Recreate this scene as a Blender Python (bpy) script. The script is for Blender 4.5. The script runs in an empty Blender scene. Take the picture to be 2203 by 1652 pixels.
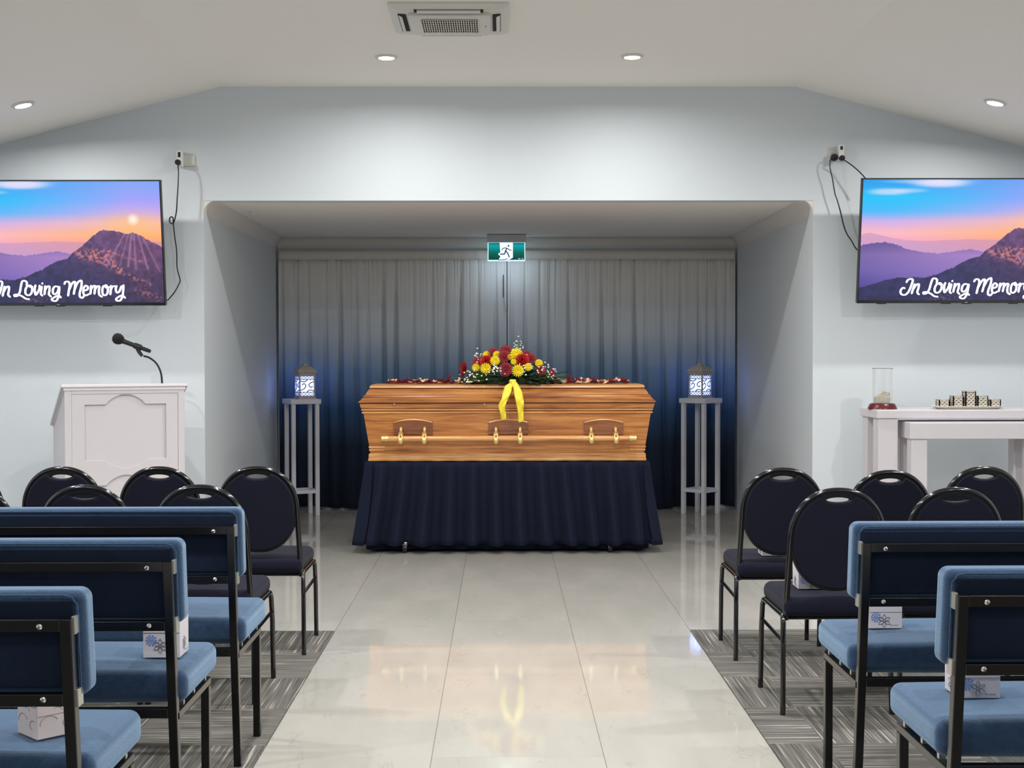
import bpy, math, random
import numpy as np
from mathutils import Matrix, Vector
random.seed(7)
sc = bpy.context.scene
PI = math.pi

# ------------------------------------------------------------------ camera
F_PX, CX, CY = 2900.0, 1101.5, 826.0
CAM = Vector((-0.0573, 0.0, 1.4))
YAW, PITCH, ROLL = 0.0083, -0.0219, -0.0016
d_ = Vector((math.sin(YAW)*math.cos(PITCH), math.cos(YAW)*math.cos(PITCH), math.sin(PITCH)))
r0 = Vector((math.cos(YAW), -math.sin(YAW), 0)); u0 = r0.cross(d_)
c_, s_ = math.cos(ROLL), math.sin(ROLL)
R_ = c_*r0 + s_*u0; U_ = -s_*r0 + c_*u0
cam_data = bpy.data.cameras.new('camera'); cam = bpy.data.objects.new('camera', cam_data)
sc.collection.objects.link(cam); sc.camera = cam
cam.matrix_world = Matrix(((R_.x, U_.x, -d_.x, CAM.x), (R_.y, U_.y, -d_.y, CAM.y), (R_.z, U_.z, -d_.z, CAM.z), (0, 0, 0, 1)))
cam_data.sensor_fit = 'HORIZONTAL'; cam_data.sensor_width = 36.0
cam_data.lens = F_PX/2203.0*36.0; cam_data.clip_start = 0.05

def at(x, y, Y):
    w = d_ + R_*((x-CX)/F_PX) - U_*((y-CY)/F_PX)
    return CAM + w*(Y/w.y)

# ------------------------------------------------------------------ world, exposure
w = bpy.data.worlds.new('world'); sc.world = w; w.use_nodes = True
w.node_tree.nodes['Background'].inputs[0].default_value = (0.8, 0.9, 1, 1)
w.node_tree.nodes['Background'].inputs[1].default_value = 0.05
vs = sc.view_settings
vs.view_transform = 'Standard'; vs.look = 'None'; vs.gamma = 1.0; vs.use_curve_mapping = False
vs.exposure = 0.14
LAMP_W = {8: 17.0, 5: 36.0, 3: 34.0, 0: 14.0, -2: 10.0}    # watts of the ceiling downlights, by row (distance from the camera)
LAMP_COL = (1.0, 0.98, 0.955)

# ------------------------------------------------------------------ helpers
def lin(c):
    c = c/255.0
    return c/12.92 if c <= 0.04045 else ((c+0.055)/1.055)**2.4
def rgb(r, g, b): return (lin(r), lin(g), lin(b), 1.0)

class NT:
    def __init__(s, m): s.t = m.node_tree; s.n = s.t.nodes; s.l = s.t.links
    def add(s, ty, **kw):
        n = s.n.new(ty)
        for k, v in kw.items():
            if k.startswith('i_'): n.inputs[k[2:]].default_value = v
            else: setattr(n, k, v)
        return n
    def link(s, a, b): s.l.new(a, b)
    def math(s, op, a, b=None, c=None):
        n = s.n.new('ShaderNodeMath'); n.operation = op
        for i, v in enumerate((a, b, c)):
            if v is None: continue
            if hasattr(v, 'links') or hasattr(v, 'is_output'): s.l.new(v, n.inputs[i])
            else: n.inputs[i].default_value = v
        return n.outputs[0]

def mat(name, col, rough=0.5, metal=0.0, noise=0.0, nscale=30.0, bump=0.0, bscale=200.0, sheen=0.0, spec=0.5,
        emit=None, estr=0.0, trans=0.0, stretch=(1, 1, 1), coat=0.0, ior=1.5, alpha=1.0, sheen_col=None):
    m = bpy.data.materials.new(name); m.use_nodes = True
    T = NT(m); b = T.n['Principled BSDF']
    b.inputs['Base Color'].default_value = col; b.inputs['Roughness'].default_value = rough
    b.inputs['Metallic'].default_value = metal; b.inputs['Specular IOR Level'].default_value = spec
    b.inputs['Sheen Weight'].default_value = sheen; b.inputs['Transmission Weight'].default_value = trans
    b.inputs['Coat Weight'].default_value = coat; b.inputs['IOR'].default_value = ior
    b.inputs['Alpha'].default_value = alpha
    if sheen_col: b.inputs['Sheen Tint'].default_value = sheen_col
    if emit: b.inputs['Emission Color'].default_value = emit; b.inputs['Emission Strength'].default_value = estr
    if noise or bump:
        tc = T.add('ShaderNodeTexCoord'); mp = T.add('ShaderNodeMapping'); mp.inputs['Scale'].default_value = stretch
        T.link(tc.outputs['Object'], mp.inputs['Vector'])
    if noise:
        nz = T.add('ShaderNodeTexNoise'); nz.inputs['Scale'].default_value = nscale; nz.inputs['Detail'].default_value = 5
        T.link(mp.outputs[0], nz.inputs['Vector'])
        hsv = T.add('ShaderNodeMix', data_type='RGBA')
        hsv.inputs[6].default_value = tuple(c*(1-noise) for c in col[:3])+(1,)
        hsv.inputs[7].default_value = tuple(min(1, c*(1+noise)) for c in col[:3])+(1,)
        T.link(nz.outputs['Fac'], hsv.inputs[0]); T.link(hsv.outputs[2], b.inputs['Base Color'])
    if bump:
        nb = T.add('ShaderNodeTexNoise'); nb.inputs['Scale'].default_value = bscale; nb.inputs['Detail'].default_value = 3
        T.link(mp.outputs[0], nb.inputs['Vector'])
        bp = T.add('ShaderNodeBump'); bp.inputs['Strength'].default_value = bump; bp.inputs['Distance'].default_value = 0.002
        T.link(nb.outputs['Fac'], bp.inputs['Height']); T.link(bp.outputs[0], b.inputs['Normal'])
    return m

def ramp(T, fac, stops, interp='LINEAR'):
    r = T.add('ShaderNodeValToRGB'); cr = r.color_ramp; cr.interpolation = interp
    while len(cr.elements) < len(stops): cr.elements.new(0.5)
    for e, (p, c) in zip(cr.elements, stops): e.position = p; e.color = c
    T.link(fac, r.inputs['Fac']); return r.outputs['Color']

class MB:
    def __init__(s): s.v = []; s.f = []; s.mi = []; s.k = 0
    def add(s, vs, fs, M=None):
        o = len(s.v)
        s.v += [tuple(M @ Vector(p)) if M is not None else tuple(p) for p in vs]
        s.f += [tuple(i+o for i in f) for f in fs]; s.mi += [s.k]*len(fs); return s
    def box(s, x0, x1, y0, y1, z0, z1, M=None):
        v = [(x, y, z) for z in (z0, z1) for y in (y0, y1) for x in (x0, x1)]
        return s.add(v, [(0, 2, 3, 1), (4, 5, 7, 6), (0, 1, 5, 4), (2, 6, 7, 3), (0, 4, 6, 2), (1, 3, 7, 5)], M)
    def rings(s, rings, cap=True, M=None, closed=True):
        n = len(rings[0]); v = [p for r in rings for p in r]; f = []
        for i in range(len(rings)-1):
            for j in range(n if closed else n-1):
                a, b = i*n+j, i*n+(j+1) % n
                f.append((a, b, b+n, a+n))
        if cap: f += [tuple(range(n-1, -1, -1)), tuple(range((len(rings)-1)*n, len(rings)*n))]
        return s.add(v, f, M)
    def lathe(s, prof, seg=24, M=None, cap=True):
        return s.rings([[(r*math.cos(2*PI*k/seg), r*math.sin(2*PI*k/seg), z) for k in range(seg)] for r, z in prof], cap, M)
    def tube(s, pts, r, seg=10, M=None, cap=True, sx=1.0):
        pts = [Vector(p) for p in pts]; rs = r if isinstance(r, (list, tuple)) else [r]*len(pts)
        rings = []; prev = None
        for i, p in enumerate(pts):
            t = (pts[min(i+1, len(pts)-1)]-pts[max(i-1, 0)]).normalized()
            if prev is None:
                a = Vector((0, 0, 1)) if abs(t.z) < 0.9 else Vector((0, 1, 0))
                nx = t.cross(a).normalized()
            else: nx = (prev - t*prev.dot(t)).normalized()
            prev = nx; ny = t.cross(nx)
            rings.append([p + nx*(rs[i]*sx*math.cos(2*PI*k/seg)) + ny*(rs[i]*math.sin(2*PI*k/seg)) for k in range(seg)])
        return s.rings(rings, cap, M)
    def rbox(s, cx, cy, cz, sx, sy, sz, r, nseg=4, M=None, puff=None, inner=6):
        h = (sx/2, sy/2, sz/2)
        def samp(hh):
            arc = [(hh-r) + r*math.tan(PI/4*k/nseg) for k in range(nseg+1)]
            inn = [-(hh-r)+2*(hh-r)*k/inner for k in range(inner+1)]
            return [-a for a in reversed(arc)] + inn[1:-1] + arc
        S = [samp(x) for x in h]; vs_, fs_ = [], []; idx = {}
        def vert(p):
            key = tuple(round(c, 6) for c in p)
            if key in idx: return idx[key]
            q = [max(-(h[i]-r), min(h[i]-r, p[i])) for i in range(3)]
            dd = Vector([p[i]-q[i] for i in range(3)])
            n = dd.normalized() if dd.length > 1e-9 else Vector((0, 0, 0))
            o = Vector(q) + n*r
            if puff:
                ax, amt = puff; oth = [i for i in range(3) if i != ax]
                e = 1.0
                for i in oth: e *= max(0, 1-(o[i]/h[i])**4)
                o[ax] += amt*e*(1 if o[ax] > 0 else -1)*min(1, abs(o[ax])/h[ax])
            idx[key] = len(vs_); vs_.append((o.x+cx, o.y+cy, o.z+cz)); return idx[key]
        for ax in range(3):
            b, c = (ax+1) % 3, (ax+2) % 3
            for sg in (-1, 1):
                for i in range(len(S[b])-1):
                    for j in range(len(S[c])-1):
                        q = []
                        for (ii, jj) in ((i, j), (i+1, j), (i+1, j+1), (i, j+1)):
                            p = [0, 0, 0]; p[ax] = sg*h[ax]; p[b] = S[b][ii]; p[c] = S[c][jj]; q.append(vert(p))
                        fs_.append(tuple(q) if sg > 0 else tuple(reversed(q)))
        return s.add(vs_, fs_, M)
    def grid(s, fn, nu, nv, M=None):
        v = [fn(i/nu, j/nv) for j in range(nv+1) for i in range(nu+1)]
        f = [(j*(nu+1)+i, j*(nu+1)+i+1, (j+1)*(nu+1)+i+1, (j+1)*(nu+1)+i) for j in range(nv) for i in range(nu)]
        return s.add(v, f, M)
    def build(s, name, m, parent=None, smooth=True, angle=35, bevel=0, bseg=2, solid=0):
        me = bpy.data.meshes.new(name); me.from_pydata(s.v, [], s.f)
        for x in (m if isinstance(m, (list, tuple)) else [m]): me.materials.append(x)
        if s.k: me.polygons.foreach_set('material_index', s.mi)
        if smooth:
            me.polygons.foreach_set('use_smooth', [True]*len(me.polygons)); me.set_sharp_from_angle(angle=math.radians(angle))
        me.update()
        o = bpy.data.objects.new(name, me); sc.collection.objects.link(o)
        if parent: o.parent = parent
        if bevel:
            b = o.modifiers.new('bevel', 'BEVEL'); b.width = bevel; b.segments = bseg; b.limit_method = 'ANGLE'
            b.angle_limit = math.radians(40); b.harden_normals = False
        if solid:
            q = o.modifiers.new('solid', 'SOLIDIFY'); q.thickness = solid; q.offset = 0
        return o

def curve_mesh(outlines, extrude, bevel=0.0, res=2):
    cu = bpy.data.curves.new('c', 'CURVE'); cu.dimensions = '2D'; cu.fill_mode = 'BOTH'
    cu.extrude = extrude; cu.bevel_depth = bevel; cu.bevel_resolution = res
    for pts in outlines:
        sp = cu.splines.new('POLY'); sp.points.add(len(pts)-1); sp.use_cyclic_u = True
        for p, q in zip(sp.points, pts): p.co = (q[0], q[1], 0, 1)
    ob = bpy.data.objects.new('c', cu); sc.collection.objects.link(ob)
    bpy.context.view_layer.update()
    me = bpy.data.meshes.new_from_object(ob.evaluated_get(bpy.context.evaluated_depsgraph_get()))
    bpy.data.objects.remove(ob); bpy.data.curves.remove(cu)
    vs_ = [tuple(v.co) for v in me.vertices]; fs_ = [tuple(p.vertices) for p in me.polygons]
    bpy.data.meshes.remove(me); return vs_, fs_

def thing(name, label, cat, loc=(0, 0, 0), rz=0.0, group=None):
    o = bpy.data.objects.new(name, None); sc.collection.objects.link(o)
    o.empty_display_size = 0.1; o.location = loc; o.rotation_euler = (0, 0, rz)
    return tag(o, label, cat, group)
def tag(o, label, cat, group=None):
    o['label'] = label; o['category'] = cat
    if group: o['group'] = group
    return o
def struct(o, label=None):
    o['kind'] = 'structure'
    if label: o['label'] = label
    return o
def dup(root, loc, rz, label, group=None):
    r = root.copy(); sc.collection.objects.link(r); r.location = loc; r.rotation_euler = (0, 0, rz)
    r['label'] = label
    if group: r['group'] = group
    for ch in list(root.children):
        c = ch.copy(); sc.collection.objects.link(c); c.parent = r
        for g in list(ch.children):
            e = g.copy(); sc.collection.objects.link(e); e.parent = c
    return r
def catmull(pts, n=8, closed=False):
    P = [Vector(p) for p in pts]; out = []
    m = len(P)
    for i in range(m if closed else m-1):
        if closed: a, b, c, e = P[i-1], P[i], P[(i+1) % m], P[(i+2) % m]
        else: a, b, c, e = P[max(i-1, 0)], P[i], P[i+1], P[min(i+2, m-1)]
        for k in range(n):
            t = k/n
            out.append(0.5*((2*b)+(-a+c)*t+(2*a-5*b+4*c-e)*t*t+(-a+3*b-3*c+e)*t*t*t))
    if not closed: out.append(P[-1].copy())
    return out

# ------------------------------------------------------------------ materials
M = {}
M['wall'] = mat('pale_blue_paint', rgb(212, 219, 224), 0.6, bump=0.05, bscale=150)
M['ceil'] = mat('ceiling_paint', rgb(245, 241, 235), 0.75, bump=0.04, bscale=150)
M['cornice'] = mat('cornice_paint', rgb(228, 224, 218), 0.7)
M['white'] = mat('white_furniture_paint', rgb(210, 205, 209), 0.38, noise=0.02, nscale=6)
M['greypaint'] = mat('grey_stand_paint', rgb(222, 222, 230), 0.45, noise=0.05, nscale=20)
M['black'] = mat('black_metal', rgb(11, 11, 13), 0.13, spec=0.8)
M['blackframe'] = mat('black_powder_coat', rgb(10, 10, 12), 0.2, spec=0.5, noise=0.1)
M['blackplastic'] = mat('black_plastic', rgb(15, 15, 17), 0.4)
M['navyfab'] = mat('navy_chair_fabric', rgb(27, 28, 42), 0.9, noise=0.25, nscale=500, bump=0.3, bscale=900, sheen=0.05, spec=0.08)
M['velour'] = mat('blue_velour', rgb(34, 54, 80), 0.9, spec=0.15, noise=0.4, nscale=55, bump=0.6, bscale=220, sheen=0.9, stretch=(1, 1, 1), sheen_col=rgb(170, 200, 230))
M['velback'] = mat('dark_blue_backing_cloth', rgb(24, 33, 50), 0.92, spec=0.08, noise=0.3, nscale=14, bump=0.2, bscale=500, sheen=0.03)
M['silver'] = mat('brushed_silver', rgb(200, 198, 190), 0.3, metal=0.9)
M['steel'] = mat('bright_steel', rgb(220, 220, 220), 0.15, metal=1.0)
M['brass'] = mat('polished_brass', rgb(240, 208, 140), 0.32, metal=0.75, emit=None)
M['skirt'] = mat('navy_skirt_cloth', rgb(27, 31, 48), 0.85, noise=0.15, nscale=8, spec=0.08, sheen=0.08, sheen_col=rgb(120, 130, 170), bump=0.15, bscale=500)
M['lamp'] = mat('lamp_lens', (1, 1, 1, 1), 0.4, emit=(1.0, 0.97, 0.93, 1), estr=14)
M['plastic'] = mat('white_plastic', rgb(215, 212, 205), 0.4)
M['acdark'] = mat('dark_grille_filter', rgb(40, 36, 32), 0.8)
M['glass'] = mat('clear_glass', (1, 1, 1, 1), 0.02, trans=1.0, ior=1.45)
M['wax'] = mat('cream_wax', rgb(240, 234, 212), 0.5)
M['redwood'] = mat('dark_red_wood', rgb(92, 24, 26), 0.3, noise=0.2, nscale=20)
M['leaf'] = mat('dark_green_leaf', rgb(34, 62, 38), 0.5, noise=0.35, nscale=30)
M['leaf2'] = mat('mid_green_leaf', rgb(70, 110, 52), 0.5, noise=0.3, nscale=30)
M['gerbera'] = mat('deep_red_petal', rgb(140, 22, 36), 0.55, noise=0.2, nscale=40)
M['rose'] = mat('bright_red_petal', rgb(188, 26, 24), 0.5, noise=0.2, nscale=40)
M['yellow'] = mat('yellow_petal', rgb(248, 222, 30), 0.55, noise=0.12, nscale=60)
M['pink'] = mat('pale_pink_petal', rgb(226, 150, 150), 0.55)
M['whitefl'] = mat('white_blossom', rgb(240, 240, 228), 0.6)
M['darkcentre'] = mat('dark_flower_centre', rgb(70, 10, 16), 0.7)
M['ribbon'] = mat('yellow_satin', rgb(244, 222, 50), 0.35, sheen=0.3, noise=0.08, nscale=30)
M['petals_r'] = mat('dried_red_petal', rgb(110, 18, 28), 0.6, noise=0.3, nscale=60)
M['petals_c'] = mat('cream_pink_petal', rgb(244, 206, 170), 0.6, noise=0.1, nscale=60)
M['lantern'] = mat('weathered_grey_lantern_metal', rgb(190, 180, 172), 0.5, noise=0.25, nscale=40)
M['led'] = mat('lantern_led_diffuser', (0.8, 0.85, 1, 1), 0.5, emit=(0.22, 0.36, 1.0, 1), estr=5)
M['ledw'] = mat('lantern_led_flame', (0.9, 0.95, 1, 1), 0.5, emit=(0.75, 0.9, 1.0, 1), estr=8)
M['boxw'] = mat('white_card', rgb(205, 200, 206), 0.6)
M['boxp'] = mat('pink_cream_card', rgb(222, 208, 204), 0.6, noise=0.06, nscale=12)
M['boxgrey'] = mat('grey_print', rgb(104, 104, 112), 0.6)
M['boxblue'] = mat('blue_print', rgb(96, 132, 196), 0.6)
M['tissue'] = mat('tissue_paper', rgb(240, 240, 240), 0.8)

def wood(name, cols, sx=1.3, rough=0.35):
    m = bpy.data.materials.new(name); m.use_nodes = True; T = NT(m); b = T.n['Principled BSDF']
    tc = T.add('ShaderNodeTexCoord'); mp = T.add('ShaderNodeMapping'); mp.inputs['Scale'].default_value = (sx, 14, 22)
    T.link(tc.outputs['Object'], mp.inputs[0])
    n1 = T.add('ShaderNodeTexNoise'); n1.inputs['Scale'].default_value = 1.6; n1.inputs['Detail'].default_value = 7; n1.inputs['Roughness'].default_value = 0.62
    n1.inputs['Distortion'].default_value = 0.6
    T.link(mp.outputs[0], n1.inputs['Vector'])
    col = ramp(T, n1.outputs['Fac'], [(0.28, cols[0]), (0.42, cols[1]), (0.55, cols[2]), (0.72, cols[3])])
    mp2 = T.add('ShaderNodeMapping'); mp2.inputs['Scale'].default_value = (3, 60, 120); T.link(tc.outputs['Object'], mp2.inputs[0])
    n2 = T.add('ShaderNodeTexNoise'); n2.inputs['Scale'].default_value = 2; n2.inputs['Detail'].default_value = 4; T.link(mp2.outputs[0], n2.inputs['Vector'])
    mx = T.add('ShaderNodeMix', data_type='RGBA', blend_type='MULTIPLY'); mx.inputs[0].default_value = 0.5
    T.link(col, mx.inputs[6]); T.link(ramp(T, n2.outputs['Fac'], [(0.35, (0.72, 0.66, 0.6, 1)), (0.55, (1, 1, 1, 1))]), mx.inputs[7])
    T.link(mx.outputs[2], b.inputs['Base Color']); b.inputs['Roughness'].default_value = rough
    b.inputs['Coat Weight'].default_value = 0.4; b.inputs['Coat Roughness'].default_value = 0.2
    return m
M['wood'] = wood('honey_timber', [rgb(112, 62, 30), rgb(164, 100, 48), rgb(192, 126, 64), rgb(208, 148, 84)])
M['wooddark'] = wood('reddish_timber', [rgb(96, 52, 32), rgb(128, 76, 48), rgb(150, 94, 60), rgb(166, 108, 70)])
M['woodlight'] = wood('light_honey_timber', [rgb(150, 92, 46), rgb(200, 136, 76), rgb(220, 162, 98), rgb(232, 184, 124)])

def floor_mat():
    m = bpy.data.materials.new('polished_marble_tile'); m.use_nodes = True; T = NT(m); b = T.n['Principled BSDF']
    tc = T.add('ShaderNodeTexCoord'); sp = T.add('ShaderNodeSeparateXYZ'); T.link(tc.outputs['Object'], sp.inputs[0])
    X, Y = sp.outputs[0], sp.outputs[1]
    a = T.math('DIVIDE', T.math('ADD', X, 60.3), 0.6)
    col = T.math('FLOOR', a)
    fx = T.math('SUBTRACT', a, col)
    dx = T.math('MULTIPLY', T.math('MINIMUM', fx, T.math('SUBTRACT', 1.0, fx)), 0.6)
    par = T.math('MODULO', col, 2.0)                      # stagger every other column
    yy = T.math('DIVIDE', T.math('ADD', T.math('ADD', Y, 120.0-4.66), T.math('MULTIPLY', par, 0.6)), 1.2)
    fy = T.math('FRACT', yy)
    dy = T.math('MULTIPLY', T.math('MINIMUM', fy, T.math('SUBTRACT', 1.0, fy)), 1.2)
    gx = T.math('SUBTRACT', 1.0, T.math('SMOOTH_MIN', T.math('DIVIDE', dx, 0.0022), 1.0, 0.1))
    gy = T.math('MULTIPLY', T.math('SUBTRACT', 1.0, T.math('SMOOTH_MIN', T.math('DIVIDE', dy, 0.0016), 1.0, 0.1)), 0.35)
    g = T.math('MAXIMUM', T.math('MAXIMUM', gx, gy), 0.0)
    # veins: thin diagonal streaks
    mp = T.add('ShaderNodeMapping'); mp.inputs['Rotation'].default_value = (0, 0, 0.62); mp.inputs['Scale'].default_value = (3.0, 1.0, 1)
    mp.inputs['Rotation'].default_value = (0, 0, 0.95)
    T.link(tc.outputs['Object'], mp.inputs[0])
    sh = T.add('ShaderNodeVectorMath', operation='ADD'); cmb = T.add('ShaderNodeCombineXYZ')
    T.link(T.math('MULTIPLY', col, 7.3), cmb.inputs[0]); T.link(T.math('MULTIPLY', T.math('FLOOR', yy), 3.1), cmb.inputs[1])
    T.link(mp.outputs[0], sh.inputs[0]); T.link(cmb.outputs[0], sh.inputs[1])
    n = T.add('ShaderNodeTexNoise'); n.inputs['Scale'].default_value = 2.6; n.inputs['Detail'].default_value = 6; n.inputs['Distortion'].default_value = 0.7
    n.inputs['Roughness'].default_value = 0.6
    T.link(sh.outputs[0], n.inputs['Vector'])
    v = T.math('ABSOLUTE', T.math('SUBTRACT', n.outputs['Fac'], 0.5))
    v = T.math('SUBTRACT', 1.0, T.math('MINIMUM', T.math('DIVIDE', v, 0.012), 1.0))
    n2 = T.add('ShaderNodeTexNoise'); n2.inputs['Scale'].default_value = 3.0; T.link(sh.outputs[0], n2.inputs['Vector'])
    v = T.math('MULTIPLY', v, ramp(T, n2.outputs['Fac'], [(0.5, (0, 0, 0, 1)), (0.65, (0.5, 0.5, 0.5, 1))]))
    n3 = T.add('ShaderNodeTexNoise'); n3.inputs['Scale'].default_value = 1.3; n3.inputs['Detail'].default_value = 4; T.link(sh.outputs[0], n3.inputs['Vector'])
    base = ramp(T, n3.outputs['Fac'], [(0.3, rgb(168, 166, 159)), (0.7, rgb(180, 177, 169))])
    m1 = T.add('ShaderNodeMix', data_type='RGBA'); T.link(v, m1.inputs[0]); T.link(base, m1.inputs[6]); m1.inputs[7].default_value = rgb(140, 140, 134)
    m2 = T.add('ShaderNodeMix', data_type='RGBA'); T.link(g, m2.inputs[0]); T.link(m1.outputs[2], m2.inputs[6]); m2.inputs[7].default_value = rgb(105, 98, 86)
    T.link(m2.outputs[2], b.inputs['Base Color'])
    b.inputs['Roughness'].default_value = 0.055; b.inputs['IOR'].default_value = 1.5
    bn = T.add('ShaderNodeTexNoise'); bn.inputs['Scale'].default_value = 3.0; T.link(tc.outputs['Object'], bn.inputs['Vector'])
    bp = T.add('ShaderNodeBump'); bp.inputs['Strength'].default_value = 0.08; bp.inputs['Distance'].default_value = 0.004
    T.link(bn.outputs['Fac'], bp.inputs['Height']); T.link(bp.outputs[0], b.inputs['Normal'])
    return m
M['floor'] = floor_mat()

def carpet_mat():
    m = bpy.data.materials.new('grey_striped_carpet_tiles'); m.use_nodes = True; T = NT(m); b = T.n['Principled BSDF']
    tc = T.add('ShaderNodeTexCoord'); sp = T.add('ShaderNodeSeparateXYZ'); T.link(tc.outputs['Object'], sp.inputs[0])
    X, Y = sp.outputs[0], sp.outputs[1]
    i = T.math('FLOOR', T.math('DIVIDE', T.math('ADD', X, 50.9), 0.5)); j = T.math('FLOOR', T.math('DIVIDE', T.math('ADD', Y, 43.21), 0.5))
    par = T.math('MODULO', T.math('ADD', i, j), 2.0)
    def stripes(c, along, sd):
        cm = T.add('ShaderNodeCombineXYZ'); T.link(T.math('MULTIPLY', c, 120.0), cm.inputs[0]); T.link(T.math('MULTIPLY', along, 2.2), cm.inputs[1])
        T.link(T.math('ADD', T.math('MULTIPLY', i, 3.7), T.math('MULTIPLY', j, 9.1)), cm.inputs[2])
        n = T.add('ShaderNodeTexNoise'); n.inputs['Scale'].default_value = 1.0; n.inputs['Detail'].default_value = 1.5; T.link(cm.outputs[0], n.inputs['Vector'])
        return ramp(T, n.outputs['Fac'], [(0.36, rgb(70, 69, 66)), (0.50, rgb(92, 90, 86)), (0.60, rgb(106, 103, 98)), (0.70, rgb(160, 156, 147))])
    a = stripes(X, Y, 0); c = stripes(Y, X, 1)
    mx = T.add('ShaderNodeMix', data_type='RGBA'); T.link(par, mx.inputs[0]); T.link(a, mx.inputs[6]); T.link(c, mx.inputs[7])
    T.link(mx.outputs[2], b.inputs['Base Color']); b.inputs['Roughness'].default_value = 0.95
    n = T.add('ShaderNodeTexNoise'); n.inputs['Scale'].default_value = 500; T.link(tc.outputs['Object'], n.inputs['Vector'])
    bp = T.add('ShaderNodeBump'); bp.inputs['Strength'].default_value = 0.5; bp.inputs['Distance'].default_value = 0.002
    T.link(n.outputs['Fac'], bp.inputs['Height']); T.link(bp.outputs[0], b.inputs['Normal'])
    return m
M['carpet'] = carpet_mat()

def curtain_mat():
    m = bpy.data.materials.new('ombre_drape_cloth'); m.use_nodes = True; T = NT(m); b = T.n['Principled BSDF']
    tc = T.add('ShaderNodeTexCoord'); sp = T.add('ShaderNodeSeparateXYZ'); T.link(tc.outputs['Object'], sp.inputs[0])
    n = T.add('ShaderNodeTexNoise'); n.inputs['Scale'].default_value = 3.0; T.link(tc.outputs['Object'], n.inputs['Vector'])
    z = T.math('ADD', T.math('DIVIDE', sp.outputs[2], 2.4), T.math('MULTIPLY', T.math('SUBTRACT', n.outputs['Fac'], 0.5), 0.05))
    c = ramp(T, z, [(0.0, rgb(30, 36, 52)), (0.24, rgb(38, 48, 66)), (0.38, rgb(60, 88, 124)), (0.52, rgb(122, 150, 182)), (0.66, rgb(200, 208, 216)), (0.85, rgb(232, 229, 224))])
    T.link(c, b.inputs['Base Color']); b.inputs['Roughness'].default_value = 0.85; b.inputs['Sheen Weight'].default_value = 0.05; b.inputs['Specular IOR Level'].default_value = 0.1
    return m
M['curtain'] = curtain_mat()
M['header'] = mat('beige_header_tape', rgb(222, 214, 204), 0.85, noise=0.05, nscale=10)

# ------------------------------------------------------------------ the room
YF, YB, W, HO, HC, X1, XS, YR = 9.177, 12.20, 2.07, 2.445, 3.2135, 1.95, 4.2, -2.6
SL = 0.262
ZS = HC - SL*(XS-X1)
struct(MB().box(-XS-.1, XS+.1, YR-.1, YB+.1, -0.12, 0).build('floor', M['floor'], smooth=False))
# front wall with the opening of the alcove (0.12 m thick)
outer = [(-XS, 0), (-W, 0), (-W, HO), (W, HO), (W, 0), (XS, 0), (XS, ZS), (X1, HC), (-X1, HC), (-XS, ZS)]
b = MB(); n = len(outer)
vs2 = [(x, YF, z) for x, z in outer] + [(x, YF+0.12, z) for x, z in outer]
quads = [(0, 1, 2, 9), (3, 4, 5, 6), (9, 2, 8), (3, 6, 7), (2, 3, 7, 8)]
fs2 = [q for q in quads] + [tuple(i+n for i in reversed(q)) for q in quads] + [((i+1) % n, i, i+n, (i+1) % n+n) for i in range(n)]
struct(b.add(vs2, fs2).build('wall_front', M['wall'], smooth=False))
struct(MB().box(-W-.1, -W, YF+.12, YB, 0, HO+.1).build('wall_alcove_left', M['wall'], smooth=False))
struct(MB().box(W, W+.1, YF+.12, YB, 0, HO+.1).build('wall_alcove_right', M['wall'], smooth=False))
struct(MB().box(-W-.1, W+.1, YB, YB+.1, 0, HO+.1).build('wall_alcove_back', M['wall'], smooth=False))
struct(MB().box(-W, W, YF+.12, YB, HO+.004, HO+.1).build('ceiling', M['ceil'], smooth=False))
struct(MB().box(-XS-.1, -XS, YR, YF+.12, 0, ZS+.05).build('wall_left', M['wall'], smooth=False))
struct(MB().box(XS, XS+.1, YR, YF+.12, 0, ZS+.05).build('wall_right', M['wall'], smooth=False))
b = MB()
b.add([(x, y, z) for y in (YR-.1, YR) for x, z in ((-XS, 0), (XS, 0), (XS, ZS), (X1, HC), (-X1, HC), (-XS, ZS))],
      [(5, 4, 3, 2, 1, 0), (6, 7, 8, 9, 10, 11)] + [(i, (i+1) % 6, (i+1) % 6+6, i+6) for i in range(6)])
struct(b.build('wall_back', M['wall'], smooth=False))
b = MB()
prof = [(-XS-.1, ZS-SL*.1), (-X1, HC), (X1, HC), (XS+.1, ZS-SL*.1), (XS+.1, ZS+.1), (X1, HC+.1), (-X1, HC+.1), (-XS-.1, ZS+.1)]
b.add([(x, y, z) for y in (YR-.1, YF+.12) for x, z in prof],
      [(0, 1, 6, 7), (1, 2, 5, 6), (2, 3, 4, 5), (15, 14, 9, 8), (14, 13, 10, 9), (13, 12, 11, 10)] + [((i+1) % 8, i, i+8, (i+1) % 8+8) for i in range(8)])
struct(b.build('ceiling', M['ceil'], smooth=False))
# cove cornice of the alcove
def cove(name, path, inward):
    R = 0.088; prof = [(0, 0), (0, -R)] + [(R-R*math.cos(a), -R+R*math.sin(a)) for a in [PI/2*k/8 for k in range(1, 9)]]
    b = MB(); rings = []
    for (x, y), (nx, ny) in zip(path, inward):
        rings.append([(x+nx*p, y+ny*p, HO+.003+q) for p, q in prof])
    b.rings(rings); return struct(b.build(name, M['cornice'], angle=30))
cove('trim_1', [(-W, YF+.004), (-W, YB)], [(1, 0), (1, -1)])
cove('trim_2', [(W, YF+.004), (W, YB)], [(-1, 0), (-1, -1)])
cove('trim_3', [(-W, YB), (W, YB)], [(1, -1), (-1, -1)])
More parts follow.
